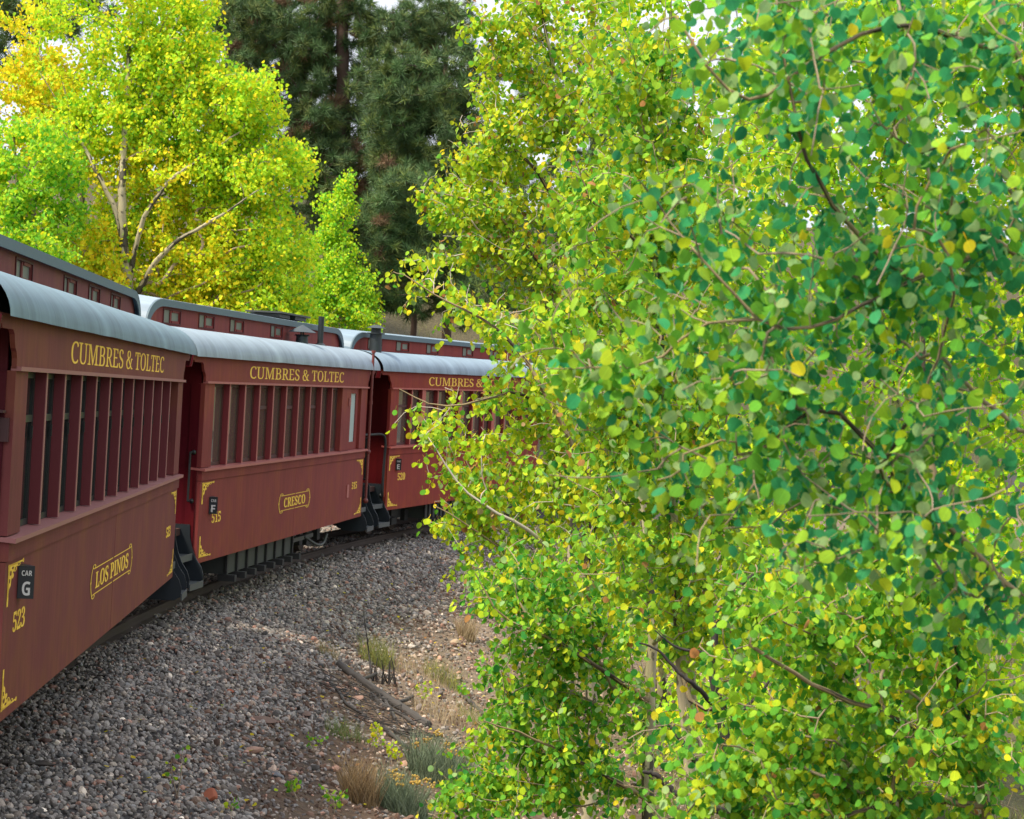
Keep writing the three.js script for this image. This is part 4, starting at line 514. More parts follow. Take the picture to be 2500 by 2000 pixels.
{ // C: lower left
  const d = 11, B = Bd(d);
  aspen('aspen_tree', { seed: 43, parts: 300, label: 'low spreading green aspen hiding the foot of the slope, white trunk inside', step: 0.09, rTip: 0.0023, rMax: 0.03, branchR: 0.008, leaves: 19, leafRun: 0.28, spread: 0.09, size: 0.0359, pal: palLow, up: 0.3, twigMat: twigBark,
    limbs: [{ pts: [foot(1590, d), ...path3([[1580, 1990, d], [1588, 1700, d], [1592, 1480, d], [1575, 1320, d], [1560, 1100, d], [1570, 800, d]])], r0: 0.048, r1: 0.014 }, { pts: path3([[1590, 1720, d], [1480, 1640, d - .3], [1350, 1560, d - .4], [1220, 1500, d - .5], [1160, 1400, d - .5]]), r0: 0.016, r1: 0.003 }, { pts: path3([[1585, 1950, d], [1450, 1880, d - .3], [1300, 1800, d - .5], [1180, 1760, d - .6]]), r0: 0.016, r1: 0.003 }, { pts: path3([[1590, 1580, d], [1640, 1540, d - .2], [1715, 1540, d - .3]]), r0: 0.016, r1: 0.012, mat: aspenBark }],
    blobs: [B(1270, 1430, 130, 120, 80, .5), B(1330, 1600, 170, 150, 115, .5), B(1290, 1760, 130, 110, 80, .5), B(1240, 1890, 170, 90, 75, .5), B(1130, 1950, 130, 50, 26, .3), B(1430, 1800, 180, 200, 100, .6), B(1430, 1450, 190, 200, 80, .6), B(1180, 1430, 60, 60, 18, .3)] });
}
{ // D: middle, with white trunks
  const d = 9.6, B = Bd(d);
  aspen('aspen_tree', { seed: 44, parts: 300, label: 'green aspen in the middle of the right mass with two slim white trunks', step: 0.085, rTip: 0.0023, rMax: 0.028, branchR: 0.008, leaves: 19, leafRun: 0.28, spread: 0.09, size: 0.0359, pal: palMid, up: 0.5,
    limbs: [{ pts: [foot(1700, d), ...path3([[1690, 1990, d], [1660, 1600, d], [1650, 1350, d], [1620, 1000, d], [1600, 500, d], [1620, 100, d]])], r0: 0.04, r1: 0.012 }, { pts: [foot(1720, d + .4), ...path3([[1705, 1900, d + .4], [1680, 1500, d + .3], [1700, 1200, d + .2], [1720, 900, d + .2]])], r0: 0.036, r1: 0.012, free: true, trunk: true, mat: aspenBark }, { pts: path3([[1665, 1640, d], [1700, 1725, d - .2], [1770, 1730, d - .3]]), r0: 0.012, r1: 0.012, mat: tanBark }, { pts: path3([[1610, 650, d], [1520, 560, d - .3], [1440, 480, d - .4], [1400, 380, d - .4]]), r0: 0.014, r1: 0.003 }, { pts: path3([[1640, 1200, d], [1540, 1020, d - .3], [1450, 930, d - .4], [1380, 850, d - .4]]), r0: 0.014, r1: 0.003 }],
    blobs: [B(1560, 200, 180, 200, 100, .5), B(1520, 520, 190, 200, 130, .6), B(1480, 820, 200, 200, 130, .6), B(1520, 1080, 200, 200, 120, .6), B(1700, 800, 200, 300, 120, .6), B(1760, 1200, 220, 200, 100, .6), B(1620, 1380, 220, 160, 55, .6), B(1800, 1500, 200, 200, 60, .6), B(1760, 400, 180, 250, 80, .6)] });
}
{ // E: lower right
  const d = 7.4, B = Bd(d);
  aspen('aspen_tree', { seed: 45, parts: 300, label: 'green aspen filling the lower right corner, with crooked tan limbs', step: 0.08, rTip: 0.0023, rMax: 0.024, branchR: 0.007, leaves: 18, leafRun: 0.28, spread: 0.09, size: 0.0359, pal: palLow, up: 0.35,
    limbs: [{ pts: [foot(2430, d), ...path3([[2410, 2010, d], [2372, 1800, d], [2335, 1650, d], [2322, 1560, d], [2300, 1300, d], [2260, 1000, d], [2250, 700, d]])], r0: 0.03, r1: 0.01, mat: tanBark }, { pts: path3([[2405, 1985, d], [2350, 1962, d], [2170, 1962, d - .2], [2040, 2005, d - .3]]), r0: 0.016, r1: 0.006 }, { pts: path3([[2322, 1560, d], [2300, 1515, d], [2370, 1510, d - .1], [2440, 1460, d - .2], [2520, 1460, d - .3]]), r0: 0.014, r1: 0.01 }, { pts: path3([[2380, 1850, d], [2200, 1760, d - .2], [2000, 1680, d - .4], [1900, 1620, d - .5], [1830, 1575, d - .5]]), r0: 0.013, r1: 0.006 }, { pts: path3([[2170, 1962, d - .2], [2190, 1870, d - .2], [2200, 1800, d - .3]]), r0: 0.008, r1: 0.004 }],
    blobs: [B(1950, 1500, 230, 200, 90, .5), B(2200, 1450, 230, 200, 80, .5), B(1900, 1800, 250, 180, 105, .5), B(2200, 1780, 260, 200, 95, .5), B(2420, 1700, 120, 280, 50, .5), B(1680, 1880, 200, 120, 22, .5), B(1980, 1960, 300, 70, 60, .4)] });
}
{ // F: nearest, big blue-green leaves
  const d = 5.2, B = Bd(d);
  aspen('aspen_tree', { seed: 46, parts: 300, label: 'nearest aspen at the right edge with large blue-green leaves on long tan branches', step: 0.06, rTip: 0.0019, rMax: 0.02, branchR: 0.005, leaves: 11, leafRun: 0.4, spread: 0.13, size: 0.0359, pal: palNear, up: 0.1,
    limbs: [{ pts: [foot(2900, d), ...path3([[2850, 2100, d], [2720, 1700, d], [2600, 1560, d], [2500, 1470, d], [2420, 1395, d], [2330, 1300, d], [2250, 1225, d], [2205, 1180, d]])], r0: 0.024, r1: 0.008, mat: tanBark }, { pts: path3([[2600, 1560, d], [2620, 1200, d + .1], [2580, 900, d + .1], [2520, 680, d], [2440, 590, d], [2340, 560, d - .1]]), r0: 0.018, r1: 0.007 }, { pts: path3([[2580, 900, d + .1], [2540, 500, d], [2480, 130, d], [2440, 40, d], [2400, -40, d]]), r0: 0.014, r1: 0.007 }, { pts: path3([[2440, 590, d], [2320, 650, d - .1], [2210, 690, d - .2], [2120, 740, d - .3], [2010, 795, d - .3], [1930, 808, d - .3], [1850, 780, d - .3]]), r0: 0.008, r1: 0.004 }, { pts: path3([[2205, 1180, d], [2100, 1060, d - .1], [2040, 1000, d - .1], [1960, 1010, d - .1], [1880, 1090, d - .1], [1800, 1110, d - .2]]), r0: 0.008, r1: 0.003 }, { pts: path3([[2250, 1225, d], [2150, 1160, d - .2], [2190, 1070, d - .3], [2250, 985, d - .3]]), r0: 0.006, r1: 0.0045 }, { pts: path3([[2480, 130, d], [2330, 90, d - .2], [2200, 60, d - .3], [2050, 110, d - .3], [1920, 200, d - .3], [1800, 240, d - .4], [1650, 40, d - .4]]), r0: 0.008, r1: 0.003 }, { pts: path3([[2210, 690, d - .2], [2090, 560, d - .2], [1990, 430, d - .3], [1920, 160, d - .3], [1895, 40, d - .3]]), r0: 0.007, r1: 0.003 }, { pts: path3([[1850, 780, d - .3], [1700, 800, d - .2], [1600, 880, d - .2], [1450, 900, d - .1], [1330, 900, d]]), r0: 0.004, r1: 0.002 }, { pts: path3([[1850, 780, d - .3], [1720, 640, d - .3], [1620, 520, d - .2], [1560, 440, d - .2]]), r0: 0.004, r1: 0.002 }],
    palAt: (p, r) => r() < 0.85 * smooth(0.0, 0.9, p.x + 0.25 * (p.y - CAMY)) * smooth(-0.75, 0.0, p.y - CAMY + 0.35 * p.x) ? palNear : [[G.lg, 0.26], [G.g, 0.4], [G.bg, 0.12], [G.pale, 0.14], [G.yg, 0.08]],
    blobs: [B(2300, 110, 320, 270, 74, .7), B(1950, -40, 300, 100, 22, .6), B(2350, 480, 260, 280, 66, .8), B(2020, 300, 280, 260, 58, .7), B(1800, 110, 260, 150, 30, .6), B(2080, 660, 320, 230, 58, .7), B(2350, 920, 240, 280, 56, .8), B(1850, 880, 320, 220, 44, .7), B(1780, 560, 260, 230, 32, .6), B(2080, 1180, 320, 230, 46, .7), B(2380, 1330, 180, 260, 34, .7), B(1420, 930, 190, 80, 9, .4), B(1560, 760, 220, 200, 20, .5), B(1650, 1100, 260, 180, 20, .5), B(1900, 1300, 260, 160, 22, .5)] });
}
// --- pines on the hill behind
function tuftGeometry(seed) { const r = rngOf(seed), pos = [], idx = []; for (let i = 0; i < 34; i++) { const th = r() * 6.283, ph = Math.acos(1 - r() * 1.25), d = V(Math.sin(ph) * Math.cos(th), Math.cos(ph), Math.sin(ph) * Math.sin(th)), s = V(r() - 0.5, r() - 0.5, r() - 0.5).cross(d).normalize().multiplyScalar(0.028), k = pos.length / 3, a = d.clone().multiplyScalar(0.05), e = d.clone().multiplyScalar(0.75 + 0.3 * r()).add(V(0, -0.08, 0)); pos.push(a.x + s.x, a.y + s.y, a.z + s.z, a.x - s.x, a.y - s.y, a.z - s.z, e.x, e.y, e.z); idx.push(k, k + 1, k + 2); } const g = new THREE.BufferGeometry(); g.setAttribute('position', new THREE.Float32BufferAttribute(pos, 3)); g.setIndex(idx); g.computeVertexNormals(); return g; }
const TUFT = tuftGeometry(3), needleMat = new THREE.MeshPhysicalMaterial({ color: 0xffffff, roughness: 0.75, transmission: 0.15, thickness: 0, side: THREE.DoubleSide });
function pine(o) {
  const r = rngOf(o.seed), sk = new Skeleton(o.seed + 1), base = o.trunk[0]; sk.limbPath(o.trunk, o.r0, o.r1, 0.35, 0);
  const T = []; for (const b of o.blobs) { const n = Math.round(b.n * 0.75); for (let i = 0; i < n; i++) { let x, y, z; do { x = r() * 2 - 1; y = r() * 2 - 1; z = r() * 2 - 1; } while (x * x + y * y + z * z > 1); T.push(V(b.c.x + x * b.rx, b.c.y + y * b.ry, b.c.z + z * b.rz)); } }
  sk.grow(T, { step: 0.35, up: 0.15, path: 0.03, bend: 0.1 }); sk.finish(0.009, 0.45, 0.11);
  const t = thing('pine_tree', base, o.label, 'pine tree'); const mv = (g) => g.translate(-base.x, -base.y, -base.z), ch = sk.chains().filter((c) => c.length > 1), fine = []; let nb = 0;
  ch.forEach((c) => { const g = tube(c.map((i) => sk.p[i]), c.map((i, k) => k === 0 ? Math.min(sk.rad[i], sk.rad[c[1]] * 1.1) : sk.rad[i]), sk.rad[c[1]] > 0.05 ? 10 : 4, false); if (sk.limb[c[1]] >= 0) mesh('trunk', mv(g), pineBark, t); else if (sk.rad[c[1]] > 0.04 && nb++ < 40) mesh('branch', mv(g), pineBark, t); else fine.push(g); });
  if (fine.length) mesh('twigs', mv(merge(fine)), pineBark, t).userData.kind = 'stuff';
  const L = []; for (const q of sk.tips) { const P = sk.p[q], pq = sk.p[sk.par[q]], n = 6 + Math.floor(r() * 5), rustc = r() < o.rust; for (let i = 0; i < n; i++) { const dir = V().subVectors(P, pq).normalize().add(V(r() - 0.5, r() * 0.8, r() - 0.5)).normalize(); Q4.setFromUnitVectors(V(0, 1, 0), dir); const s = o.size * (0.75 + 0.6 * r()), k = 0.65 + 0.7 * r(); M4.compose(P4.set(P.x + (r() - 0.5) * 0.3, P.y + (r() - 0.5) * 0.22, P.z + (r() - 0.5) * 0.3).sub(base), Q4, S4.set(s, s, s)); L.push({ m: M4.clone(), c: (rustc ? [0.2, 0.12, 0.06] : r() < 0.3 ? [0.13, 0.18, 0.035] : [0.062, 0.13, 0.036]).map((q2) => q2 * k * 1.15) }); } }
  scatter('foliage', TUFT, needleMat, L, t); return t;
}
const pf = (px, d) => { const f = at(px, 700, d); f.y = groundY(f.x, -f.z) - 0.3; return f; };
{
  let d = 58, B = (px, py, rx, ry, n, rz = 2.2, dd = d) => blob(px, py, dd, rx, ry, rz, n);
  pine({ seed: 61, label: 'tall pine with bare reddish trunk standing at the top centre of the view', trunk: [pf(832, d), ...path3([[834, 480, d], [838, 250, d], [835, 60, d], [838, -150, d], [840, -400, d]])], r0: 0.27, r1: 0.12, size: 0.3, rust: 0.06, blobs: [B(690, 60, 130, 70, 110), B(640, 190, 110, 60, 60), B(740, 120, 90, 60, 46), B(960, 90, 130, 60, 90), B(1060, 60, 120, 70, 80), B(930, 180, 90, 45, 46), B(760, 300, 110, 50, 60), B(800, 350, 110, 60, 60), B(780, 420, 120, 60, 60), B(870, 420, 100, 60, 50), B(830, 500, 90, 60, 40), B(720, 350, 60, 60, 30), B(870, 20, 110, 40, 50), B(600, 40, 70, 90, 60), B(770, 210, 70, 40, 30), B(900, 260, 70, 50, 36), B(800, 130, 70, 40, 26)] });
  d = 52; pine({ seed: 62, label: 'dense green pine right of the bare trunk, behind the top of the aspens', trunk: [pf(1090, d), ...path3([[1090, 600, d], [1085, 300, d], [1090, 120, d]])], r0: 0.17, r1: 0.05, size: 0.28, rust: 0.03, blobs: [B(960, 200, 70, 40, 40), B(1010, 170, 90, 50, 60), B(1000, 260, 110, 50, 90), B(1060, 330, 130, 70, 110), B(960, 330, 70, 60, 60), B(1120, 250, 80, 60, 60), B(1040, 420, 110, 60, 90), B(1150, 150, 80, 60, 44), B(960, 440, 70, 60, 50), B(1180, 420, 90, 120, 60), B(1230, 600, 100, 130, 70)] });
  d = 49; pine({ seed: 63, label: 'low bushy pine at the foot of the hill above the farthest coach', trunk: [pf(1010, d), ...path3([[1010, 700, d], [1005, 560, d], [1000, 440, d]])], r0: 0.12, r1: 0.04, size: 0.26, rust: 0.05, blobs: [B(960, 540, 90, 60, 80), B(1050, 560, 110, 70, 90), B(950, 640, 100, 50, 70), B(1060, 660, 110, 60, 80), B(1000, 470, 70, 50, 60), B(1020, 740, 90, 30, 30), B(1170, 720, 100, 80, 60)] });
  d = 66; pine({ seed: 64, label: 'shaded pine behind the yellow aspen, left of the bare trunk', trunk: [pf(560, d), ...path3([[565, 400, d], [560, 100, d], [560, -150, d]])], r0: 0.2, r1: 0.08, size: 0.3, rust: 0.03, blobs: [B(560, 60, 110, 120, 110), B(630, 120, 90, 80, 70), B(540, 250, 120, 100, 70), B(690, 240, 110, 60, 60), B(730, 520, 90, 110, 60), B(700, 420, 80, 80, 50)] });
  d = 70; pine({ seed: 65, label: 'pine far back on the hill, seen through gaps behind the right aspens', trunk: [pf(1450, d), ...path3([[1450, 500, d], [1450, 200, d], [1450, 0, d]])], r0: 0.2, r1: 0.06, size: 0.34, rust: 0.05, blobs: [B(1450, 200, 180, 150, 80), B(1450, 480, 240, 180, 110), B(1320, 720, 200, 150, 90), B(1330, 250, 80, 100, 30)] });
  d = 60; pine({ seed: 66, label: 'dark pine low on the hill, left of the slender young aspen', trunk: [pf(905, d), ...path3([[905, 700, d], [900, 560, d], [890, 440, d]])], r0: 0.15, r1: 0.05, size: 0.28, rust: 0.12, blobs: [B(900, 560, 70, 60, 50), B(890, 650, 90, 60, 60), B(880, 480, 60, 40, 24), B(930, 720, 70, 40, 30)] });
  d = 46; const f6 = pf(60, d); pine({ seed: 67, label: 'dark pine peeping over the aspens at the upper left corner', trunk: [f6, ...path3([[80, 300, d], [90, -100, d]])], r0: 0.16, r1: 0.08, size: 0.28, rust: 0.02, blobs: [B(60, 30, 130, 40, 44), B(180, 20, 90, 40, 26), B(30, 150, 60, 60, 20)] });
}

// ------------------------------------------------------------------ things lying and growing on the slope
const greyWood = std([0.12, 0.108, 0.1], 0.9, { map: noiseTex(64, 256, (x, y) => 0.45 + 0.5 * pfbm(x, y * 0.2, 16, 4), true) }), paleWood = std([0.34, 0.28, 0.23], 0.9), blackWood = std([0.035, 0.03, 0.028], 0.9);
const lie = (px, py, up = 0) => { const p = gp(px, py); p.y += up; return p; };
function stick(name, label, cat, pts, r0, r1, mat, side = [], sides = 8, group) {
  const P = pts.map(([x, y, u]) => lie(x, y, u ?? r0 * 0.7)), t = thing(name, P[0], label, cat, group), o = P[0].clone().negate(), put = (pp, a, b, n, m2 = mat) => { const c = new THREE.CatmullRomCurve3(pp, false, 'centripetal').getPoints(pp.length * 6); const r = rngOf(pts[0][0]); c.forEach((v, i) => { if (i && i < c.length - 1) v.add(V(r() - 0.5, r() - 0.5, r() - 0.5).multiplyScalar(a * 0.35)); v.add(o); }); return mesh(n, tube(c, c.map((_, i) => lerp(a, b, i / (c.length - 1))), sides), m2, t); };
  put(P, r0, r1, 'stem'); for (const s of side) put(s.map(([x, y, u]) => lie(x, y, u ?? r1)), s.r ?? r1 * 0.8, r1 * 0.4, 'branch'); return t;
}
stick('fallen_log', 'thick weathered grey log lying down the slope at the edge of the gravel', 'log', [[828, 1628], [900, 1680], [960, 1722], [1045, 1778]], 0.042, 0.05, greyWood, [Object.assign([[880, 1668, .04], [900, 1668, .07], [918, 1664, .09]], { r: 0.018 }), Object.assign([[960, 1722, .03], [985, 1722, .05], [1008, 1716, .07]], { r: 0.02 }), Object.assign([[930, 1700, .02], [950, 1735, .03], [965, 1760, .02]], { r: 0.02 })], 9);
stick('fallen_branch', 'thin straight grey pole on the gravel, left of the thick log', 'branch', [[773, 1642], [825, 1690], [850, 1725], [893, 1750]], 0.018, 0.013, greyWood, [[[835, 1700], [870, 1712], [888, 1748]]]);
stick('fallen_branch', 'pale forked dead branch lying on the gravel above the grey pole', 'branch', [[702, 1578], [735, 1608], [775, 1634], [835, 1638]], 0.014, 0.01, paleWood, [[[685, 1600], [715, 1596], [730, 1622], [752, 1640]], [[785, 1610], [797, 1630], [795, 1645]]]);
stick('fallen_branch', 'curved grey branch lying just below the thick log', 'branch', [[905, 1700], [945, 1732], [985, 1752], [1012, 1775]], 0.028, 0.02, greyWood);
stick('fallen_branch', 'dark rotting branch beside the grey-green shrubs, lowest of the fallen wood', 'branch', [[935, 1780], [985, 1822], [1025, 1850]], 0.024, 0.014, greyWood, [[[960, 1790], [990, 1800], [1010, 1830]]]);
stick('fallen_branch', 'brown branch lying on the far slope, right of the thick log', 'branch', [[1130, 1700], [1160, 1730], [1180, 1750]], 0.03, 0.02, greyWood);
stick('dead_plant', 'bare dark stem standing upright behind the thick log', 'dead plant', [[908, 1662, 0], [900, 1640, .2], [893, 1640, .45], [884, 1640, .72]], 0.012, 0.003, blackWood, [[[900, 1640, .2], [915, 1640, .36]], [[893, 1640, .45], [884, 1640, .58]]], 6);
{ const r = rngOf(4), P = lie(935, 1668), t = thing('dead_plant', P, 'clump of short blackened stems standing beside the thick log', 'dead plant'); for (let i = 0; i < 14; i++) { const a = V((r() - 0.5) * 0.3, 0, (r() - 0.5) * 0.3), b = a.clone().add(V((r() - 0.5) * 0.15, 0.1 + r() * 0.22, (r() - 0.5) * 0.1)); mesh('stem', tube([a, a.clone().lerp(b, 0.5).add(V((r() - 0.5) * 0.03, 0, 0)), b], [0.011, 0.008, 0.004], 6), blackWood, t); } }
function tangle(px, py, label, n, w) { const r = rngOf(px), P = lie(px, py), t = thing('twig_pile', P, label, 'twigs'), g = []; for (let i = 0; i < n; i++) { const x = (r() - 0.5) * w, z = (r() - 0.5) * w, l = 0.2 + r() * 0.5, a = r() * 6.3, q = [0, 0.5, 1].map((k) => { const X = P.x + x + Math.cos(a) * l * (k - 0.5), Z = P.z + z + Math.sin(a) * l * (k - 0.5); return V(X - P.x, groundY(X, -Z) - P.y + 0.015 + r() * 0.08, Z - P.z); }); g.push(tube(q, [0.005, 0.004, 0.002], 4)); } mesh('twigs', merge(g), r() < 0.5 ? darkBark : greyWood, t).userData.kind = 'stuff'; }
tangle(870, 1700, 'tangle of dark dead twigs around the upper end of the thick log', 46, 0.9); tangle(980, 1790, 'tangle of dead twigs under the lower end of the thick log', 40, 0.8); tangle(1170, 1500, 'tangle of bare twigs on the bank left of the low aspen', 40, 1.0);
// stones that stand out from the gravel
const stoneMats = { pink: std([0.42, 0.25, 0.18], 0.85), red: std([0.30, 0.08, 0.035], 0.85), brown: std([0.17, 0.105, 0.08], 0.9), tan: std([0.36, 0.27, 0.18], 0.85), white: std([0.55, 0.5, 0.44], 0.85), grey: std([0.16, 0.16, 0.17], 0.85) };
[[612, 1838, 0.075, 'pink', 1.5, 'flat pink stone slab on the gravel near the bottom', 0.45], [514, 1948, 0.055, 'red', 1.9, 'rounded brick-red stone lying alone in the gravel at the bottom', 0.75], [640, 1762, 0.085, 'brown', 1.7, 'flat reddish brown stone at the inner edge of the gravel', 0.4], [828, 1682, 0.07, 'pink', 1.9, 'long pale pink stone between the grey pole and the thick log', 0.35], [868, 1708, 0.06, 'pink', 1.6, 'pinkish stone half buried under the upper end of the thick log', 0.4], [795, 1716, 0.045, 'tan', 1.3, 'small tan stone left of the grey pole', 0.6], [506, 1530, 0.04, 'tan', 1.2, 'round tan stone alone on the gravel below the middle coach', 0.8], [1003, 1580, 0.06, 'white', 1.4, 'whitish stone on the dry bank above the thick log', 0.6], [1110, 1570, 0.06, 'tan', 1.4, 'tan stone on the dry bank near the pale grass tuft', 0.6], [675, 1895, 0.05, 'grey', 1.4, 'smooth grey stone on the bare soil right of the pink slab', 0.5], [783, 1846, 0.04, 'pink', 1.2, 'small pink stone on the soil among the weeds', 0.7], [720, 1700, 0.05, 'pink', 1.5, 'pale pink stone left of the two slabs by the grey pole', 0.4], [625, 1705, 0.045, 'pink', 1.4, 'small flat pinkish stone in the gravel, above the reddish brown one', 0.4], [560, 1690, 0.035, 'red', 1.5, 'small dark red stone in the middle of the gravel', 0.6], [745, 1745, 0.06, 'brown', 2.0, 'long brown stone sliver pointing down the slope left of the pole', 0.35], [985, 1870, 0.07, 'pink', 1.3, 'pink stone between the grey-green shrubs and the rotting branch', 0.5]].forEach(([px, py, s, m, lx, label, fy], i) => { const p = lie(px, py, s * fy * 0.35), k = mesh('stone', stoneGeo(200 + i, 2, 0.12), stoneMats[m]); k.position.copy(p); k.rotation.set(0.15, i * 1.7, 0.12); k.scale.set(s * lx, s * fy, s); tag(k, label, 'stone'); });
// grass, shrubs, seedlings
function bladeGeo() { const g = new THREE.BufferGeometry(), pos = [], idx = [], n = 4; for (let i = 0; i <= n; i++) { const t = i / n, w = 0.012 * (1 - t * 0.9); pos.push(-w, t, t * t * 0.35, w, t, t * t * 0.35); } for (let i = 0; i < n; i++) { const a = i * 2; idx.push(a, a + 1, a + 2, a + 1, a + 3, a + 2); } g.setAttribute('position', new THREE.Float32BufferAttribute(pos, 3)); g.setIndex(idx); g.computeVertexNormals(); return g; }
const BLADE = bladeGeo(), bladeMat = new THREE.MeshPhysicalMaterial({ color: 0xffffff, roughness: 0.9, transmission: 0.25, thickness: 0, side: THREE.DoubleSide });
function tuft(px, py, label, n, w, h, cols, cat = 'grass tuft', name = 'grass_tuft', lean = 0.6) { const r = rngOf(px * 3 + py), P = lie(px, py), t = thing(name, P, label, cat), L = []; for (let i = 0; i < n; i++) { const a = r() * 6.3, q = Math.sqrt(r()) * w, X = P.x + Math.cos(a) * q, Z = P.z + Math.sin(a) * q, s = h * (0.5 + 0.6 * r()); E4.set((r() - 0.5) * lean * 1.4, r() * 6.3, (r() - 0.5) * lean * 1.4); Q4.setFromEuler(E4); M4.compose(P4.set(X - P.x, groundY(X, -Z) - P.y, Z - P.z), Q4, S4.set(s * 0.9, s, s)); const k = 0.7 + 0.6 * r(); L.push({ m: M4.clone(), c: cols[Math.floor(r() * cols.length)].map((v) => v * k) }); } scatter('blades', BLADE, bladeMat, L, t); return t; }
const straw = [[0.42, 0.33, 0.19], [0.5, 0.41, 0.26], [0.3, 0.2, 0.1]], tanGrass = [[0.3, 0.2, 0.09], [0.38, 0.27, 0.13], [0.2, 0.13, 0.06]], sage = [[0.16, 0.21, 0.12], [0.2, 0.26, 0.16], [0.12, 0.17, 0.09]], olive = [[0.25, 0.28, 0.06], [0.32, 0.3, 0.07], [0.16, 0.2, 0.05]];
tuft(1140, 1560, 'pale straw-coloured grass tuft on the bank beside the low aspen', 420, 0.13, 0.34, straw);
tuft(880, 1960, 'brown dry grass tuft at the bottom, left of the grey-green shrub', 700, 0.15, 0.36, tanGrass);
tuft(1015, 1640, 'thin patch of dry cream grass on the bank above the thick log', 420, 0.4, 0.2, straw); tuft(1080, 1750, 'dry grass patch below the pale bank, right of the thick log', 420, 0.35, 0.24, straw);
tuft(920, 1620, 'yellow-green weed clump growing behind the upper end of the thick log', 420, 0.22, 0.34, olive, 'weed', 'weed_clump'); tuft(800, 1600, 'small rusty weed growing at the gravel edge above the thick log', 120, 0.12, 0.2, [[0.28, 0.17, 0.05], [0.25, 0.24, 0.06]], 'weed', 'weed_clump'); tuft(1085, 1665, 'olive weed clump on the bank right of the pale stones', 360, 0.25, 0.26, olive, 'weed', 'weed_clump'); tuft(845, 1800, 'green weed clump on the soil left of the rotting branch', 260, 0.2, 0.2, [[0.12, 0.2, 0.04], [0.2, 0.22, 0.06]], 'weed', 'weed_clump'); tuft(1180, 1780, 'yellowish weed patch in front of the low aspen', 300, 0.3, 0.25, olive, 'weed', 'weed_clump');
function rabbitbrush(px, py, label, w, h, n) { const t = tuft(px, py, label, n, w, h, sage, 'shrub', 'flowering_shrub', 0.75), r = rngOf(px), L = [], fl = new THREE.IcosahedronGeometry(0.011, 0); for (let i = 0; i < 10; i++) { const a = r() * 6.3, q = Math.sqrt(r()) * w * 1.05, cx = Math.cos(a) * q, cz = Math.sin(a) * q, cy = h * (0.75 + 0.3 * r()) * (1 - 0.2 * q / w); for (let k = 0; k < 11; k++) { M4.compose(P4.set(cx + (r() - 0.5) * 0.07, cy + (r() - 0.5) * 0.045, cz + (r() - 0.5) * 0.07), Q4.identity(), S4.setScalar(0.6 + r() * 0.7)); L.push({ m: M4.clone(), c: r() < 0.7 ? [0.4, 0.27, 0.05] : [0.3, 0.17, 0.04] }); } } scatter('flowers', fl, std([1, 1, 1], 0.9), L, t); }
rabbitbrush(985, 1985, 'grey-green feathery shrub at the bottom, left one of the two', 0.22, 0.36, 1100); rabbitbrush(1075, 1900, 'grey-green shrub with orange-yellow flower heads below the rotting branch', 0.3, 0.42, 1300);
function seedling(px, py, label, h, n, pal) { const r = rngOf(px + py), P = lie(px, py), t = thing('aspen_seedling', P, label, 'seedling'); for (let k = 0; k < 2; k++) { const q = [V(0, 0, 0), V((r() - 0.5) * 0.1, h * 0.5, (r() - 0.5) * 0.1), V((r() - 0.5) * 0.2, h * (0.8 + 0.2 * r()), (r() - 0.5) * 0.2)]; mesh('stem', tube(q, [0.005, 0.004, 0.002], 5), twigBark, t); const c = new THREE.CatmullRomCurve3(q); for (let i = 0; i < n / 2; i++) { const l = mesh('leaf', LEAF[i % 3], leafMat(pick(r, pal)), t), s = 0.03 * (0.7 + 0.6 * r()); l.position.copy(c.getPoint(0.3 + 0.7 * r())); l.rotation.set((r() - 0.5) * 2, r() * 6.3, (r() < 0.5 ? 1 : -1) * (1 + r())); l.scale.setScalar(s); } } }
const palS = [[G.g, 0.5], [G.lg, 0.3], [G.yg, 0.2]], palSY = [[G.yg, 0.5], [G.lg, 0.3], [G.y, 0.2]];
seedling(432, 1945, 'thin two-stemmed aspen seedling standing alone in the gravel', 0.34, 16, palS); seedling(915, 1845, 'leafy yellow-green aspen seedling above the grey-green shrubs', 0.3, 60, palSY); seedling(960, 1890, 'bright aspen seedling between the rotting branch and the shrubs', 0.3, 50, palSY); seedling(725, 1950, 'low bushy green seedling on the soil near the bottom', 0.14, 50, palS); seedling(815, 1985, 'green seedling at the bottom edge left of the dry grass', 0.2, 40, palS); seedling(770, 1840, 'small seedling with pale leaves beside the small pink stone', 0.18, 24, palS); seedling(1130, 1720, 'green seedling on the bank right of the fallen log', 0.25, 50, palS); seedling(1035, 1720, 'yellow-green seedling leaning over the lower part of the thick log', 0.24, 40, palSY); seedling(570, 1990, 'tiny seedling beside the brick-red stone at the bottom edge', 0.1, 12, palS);
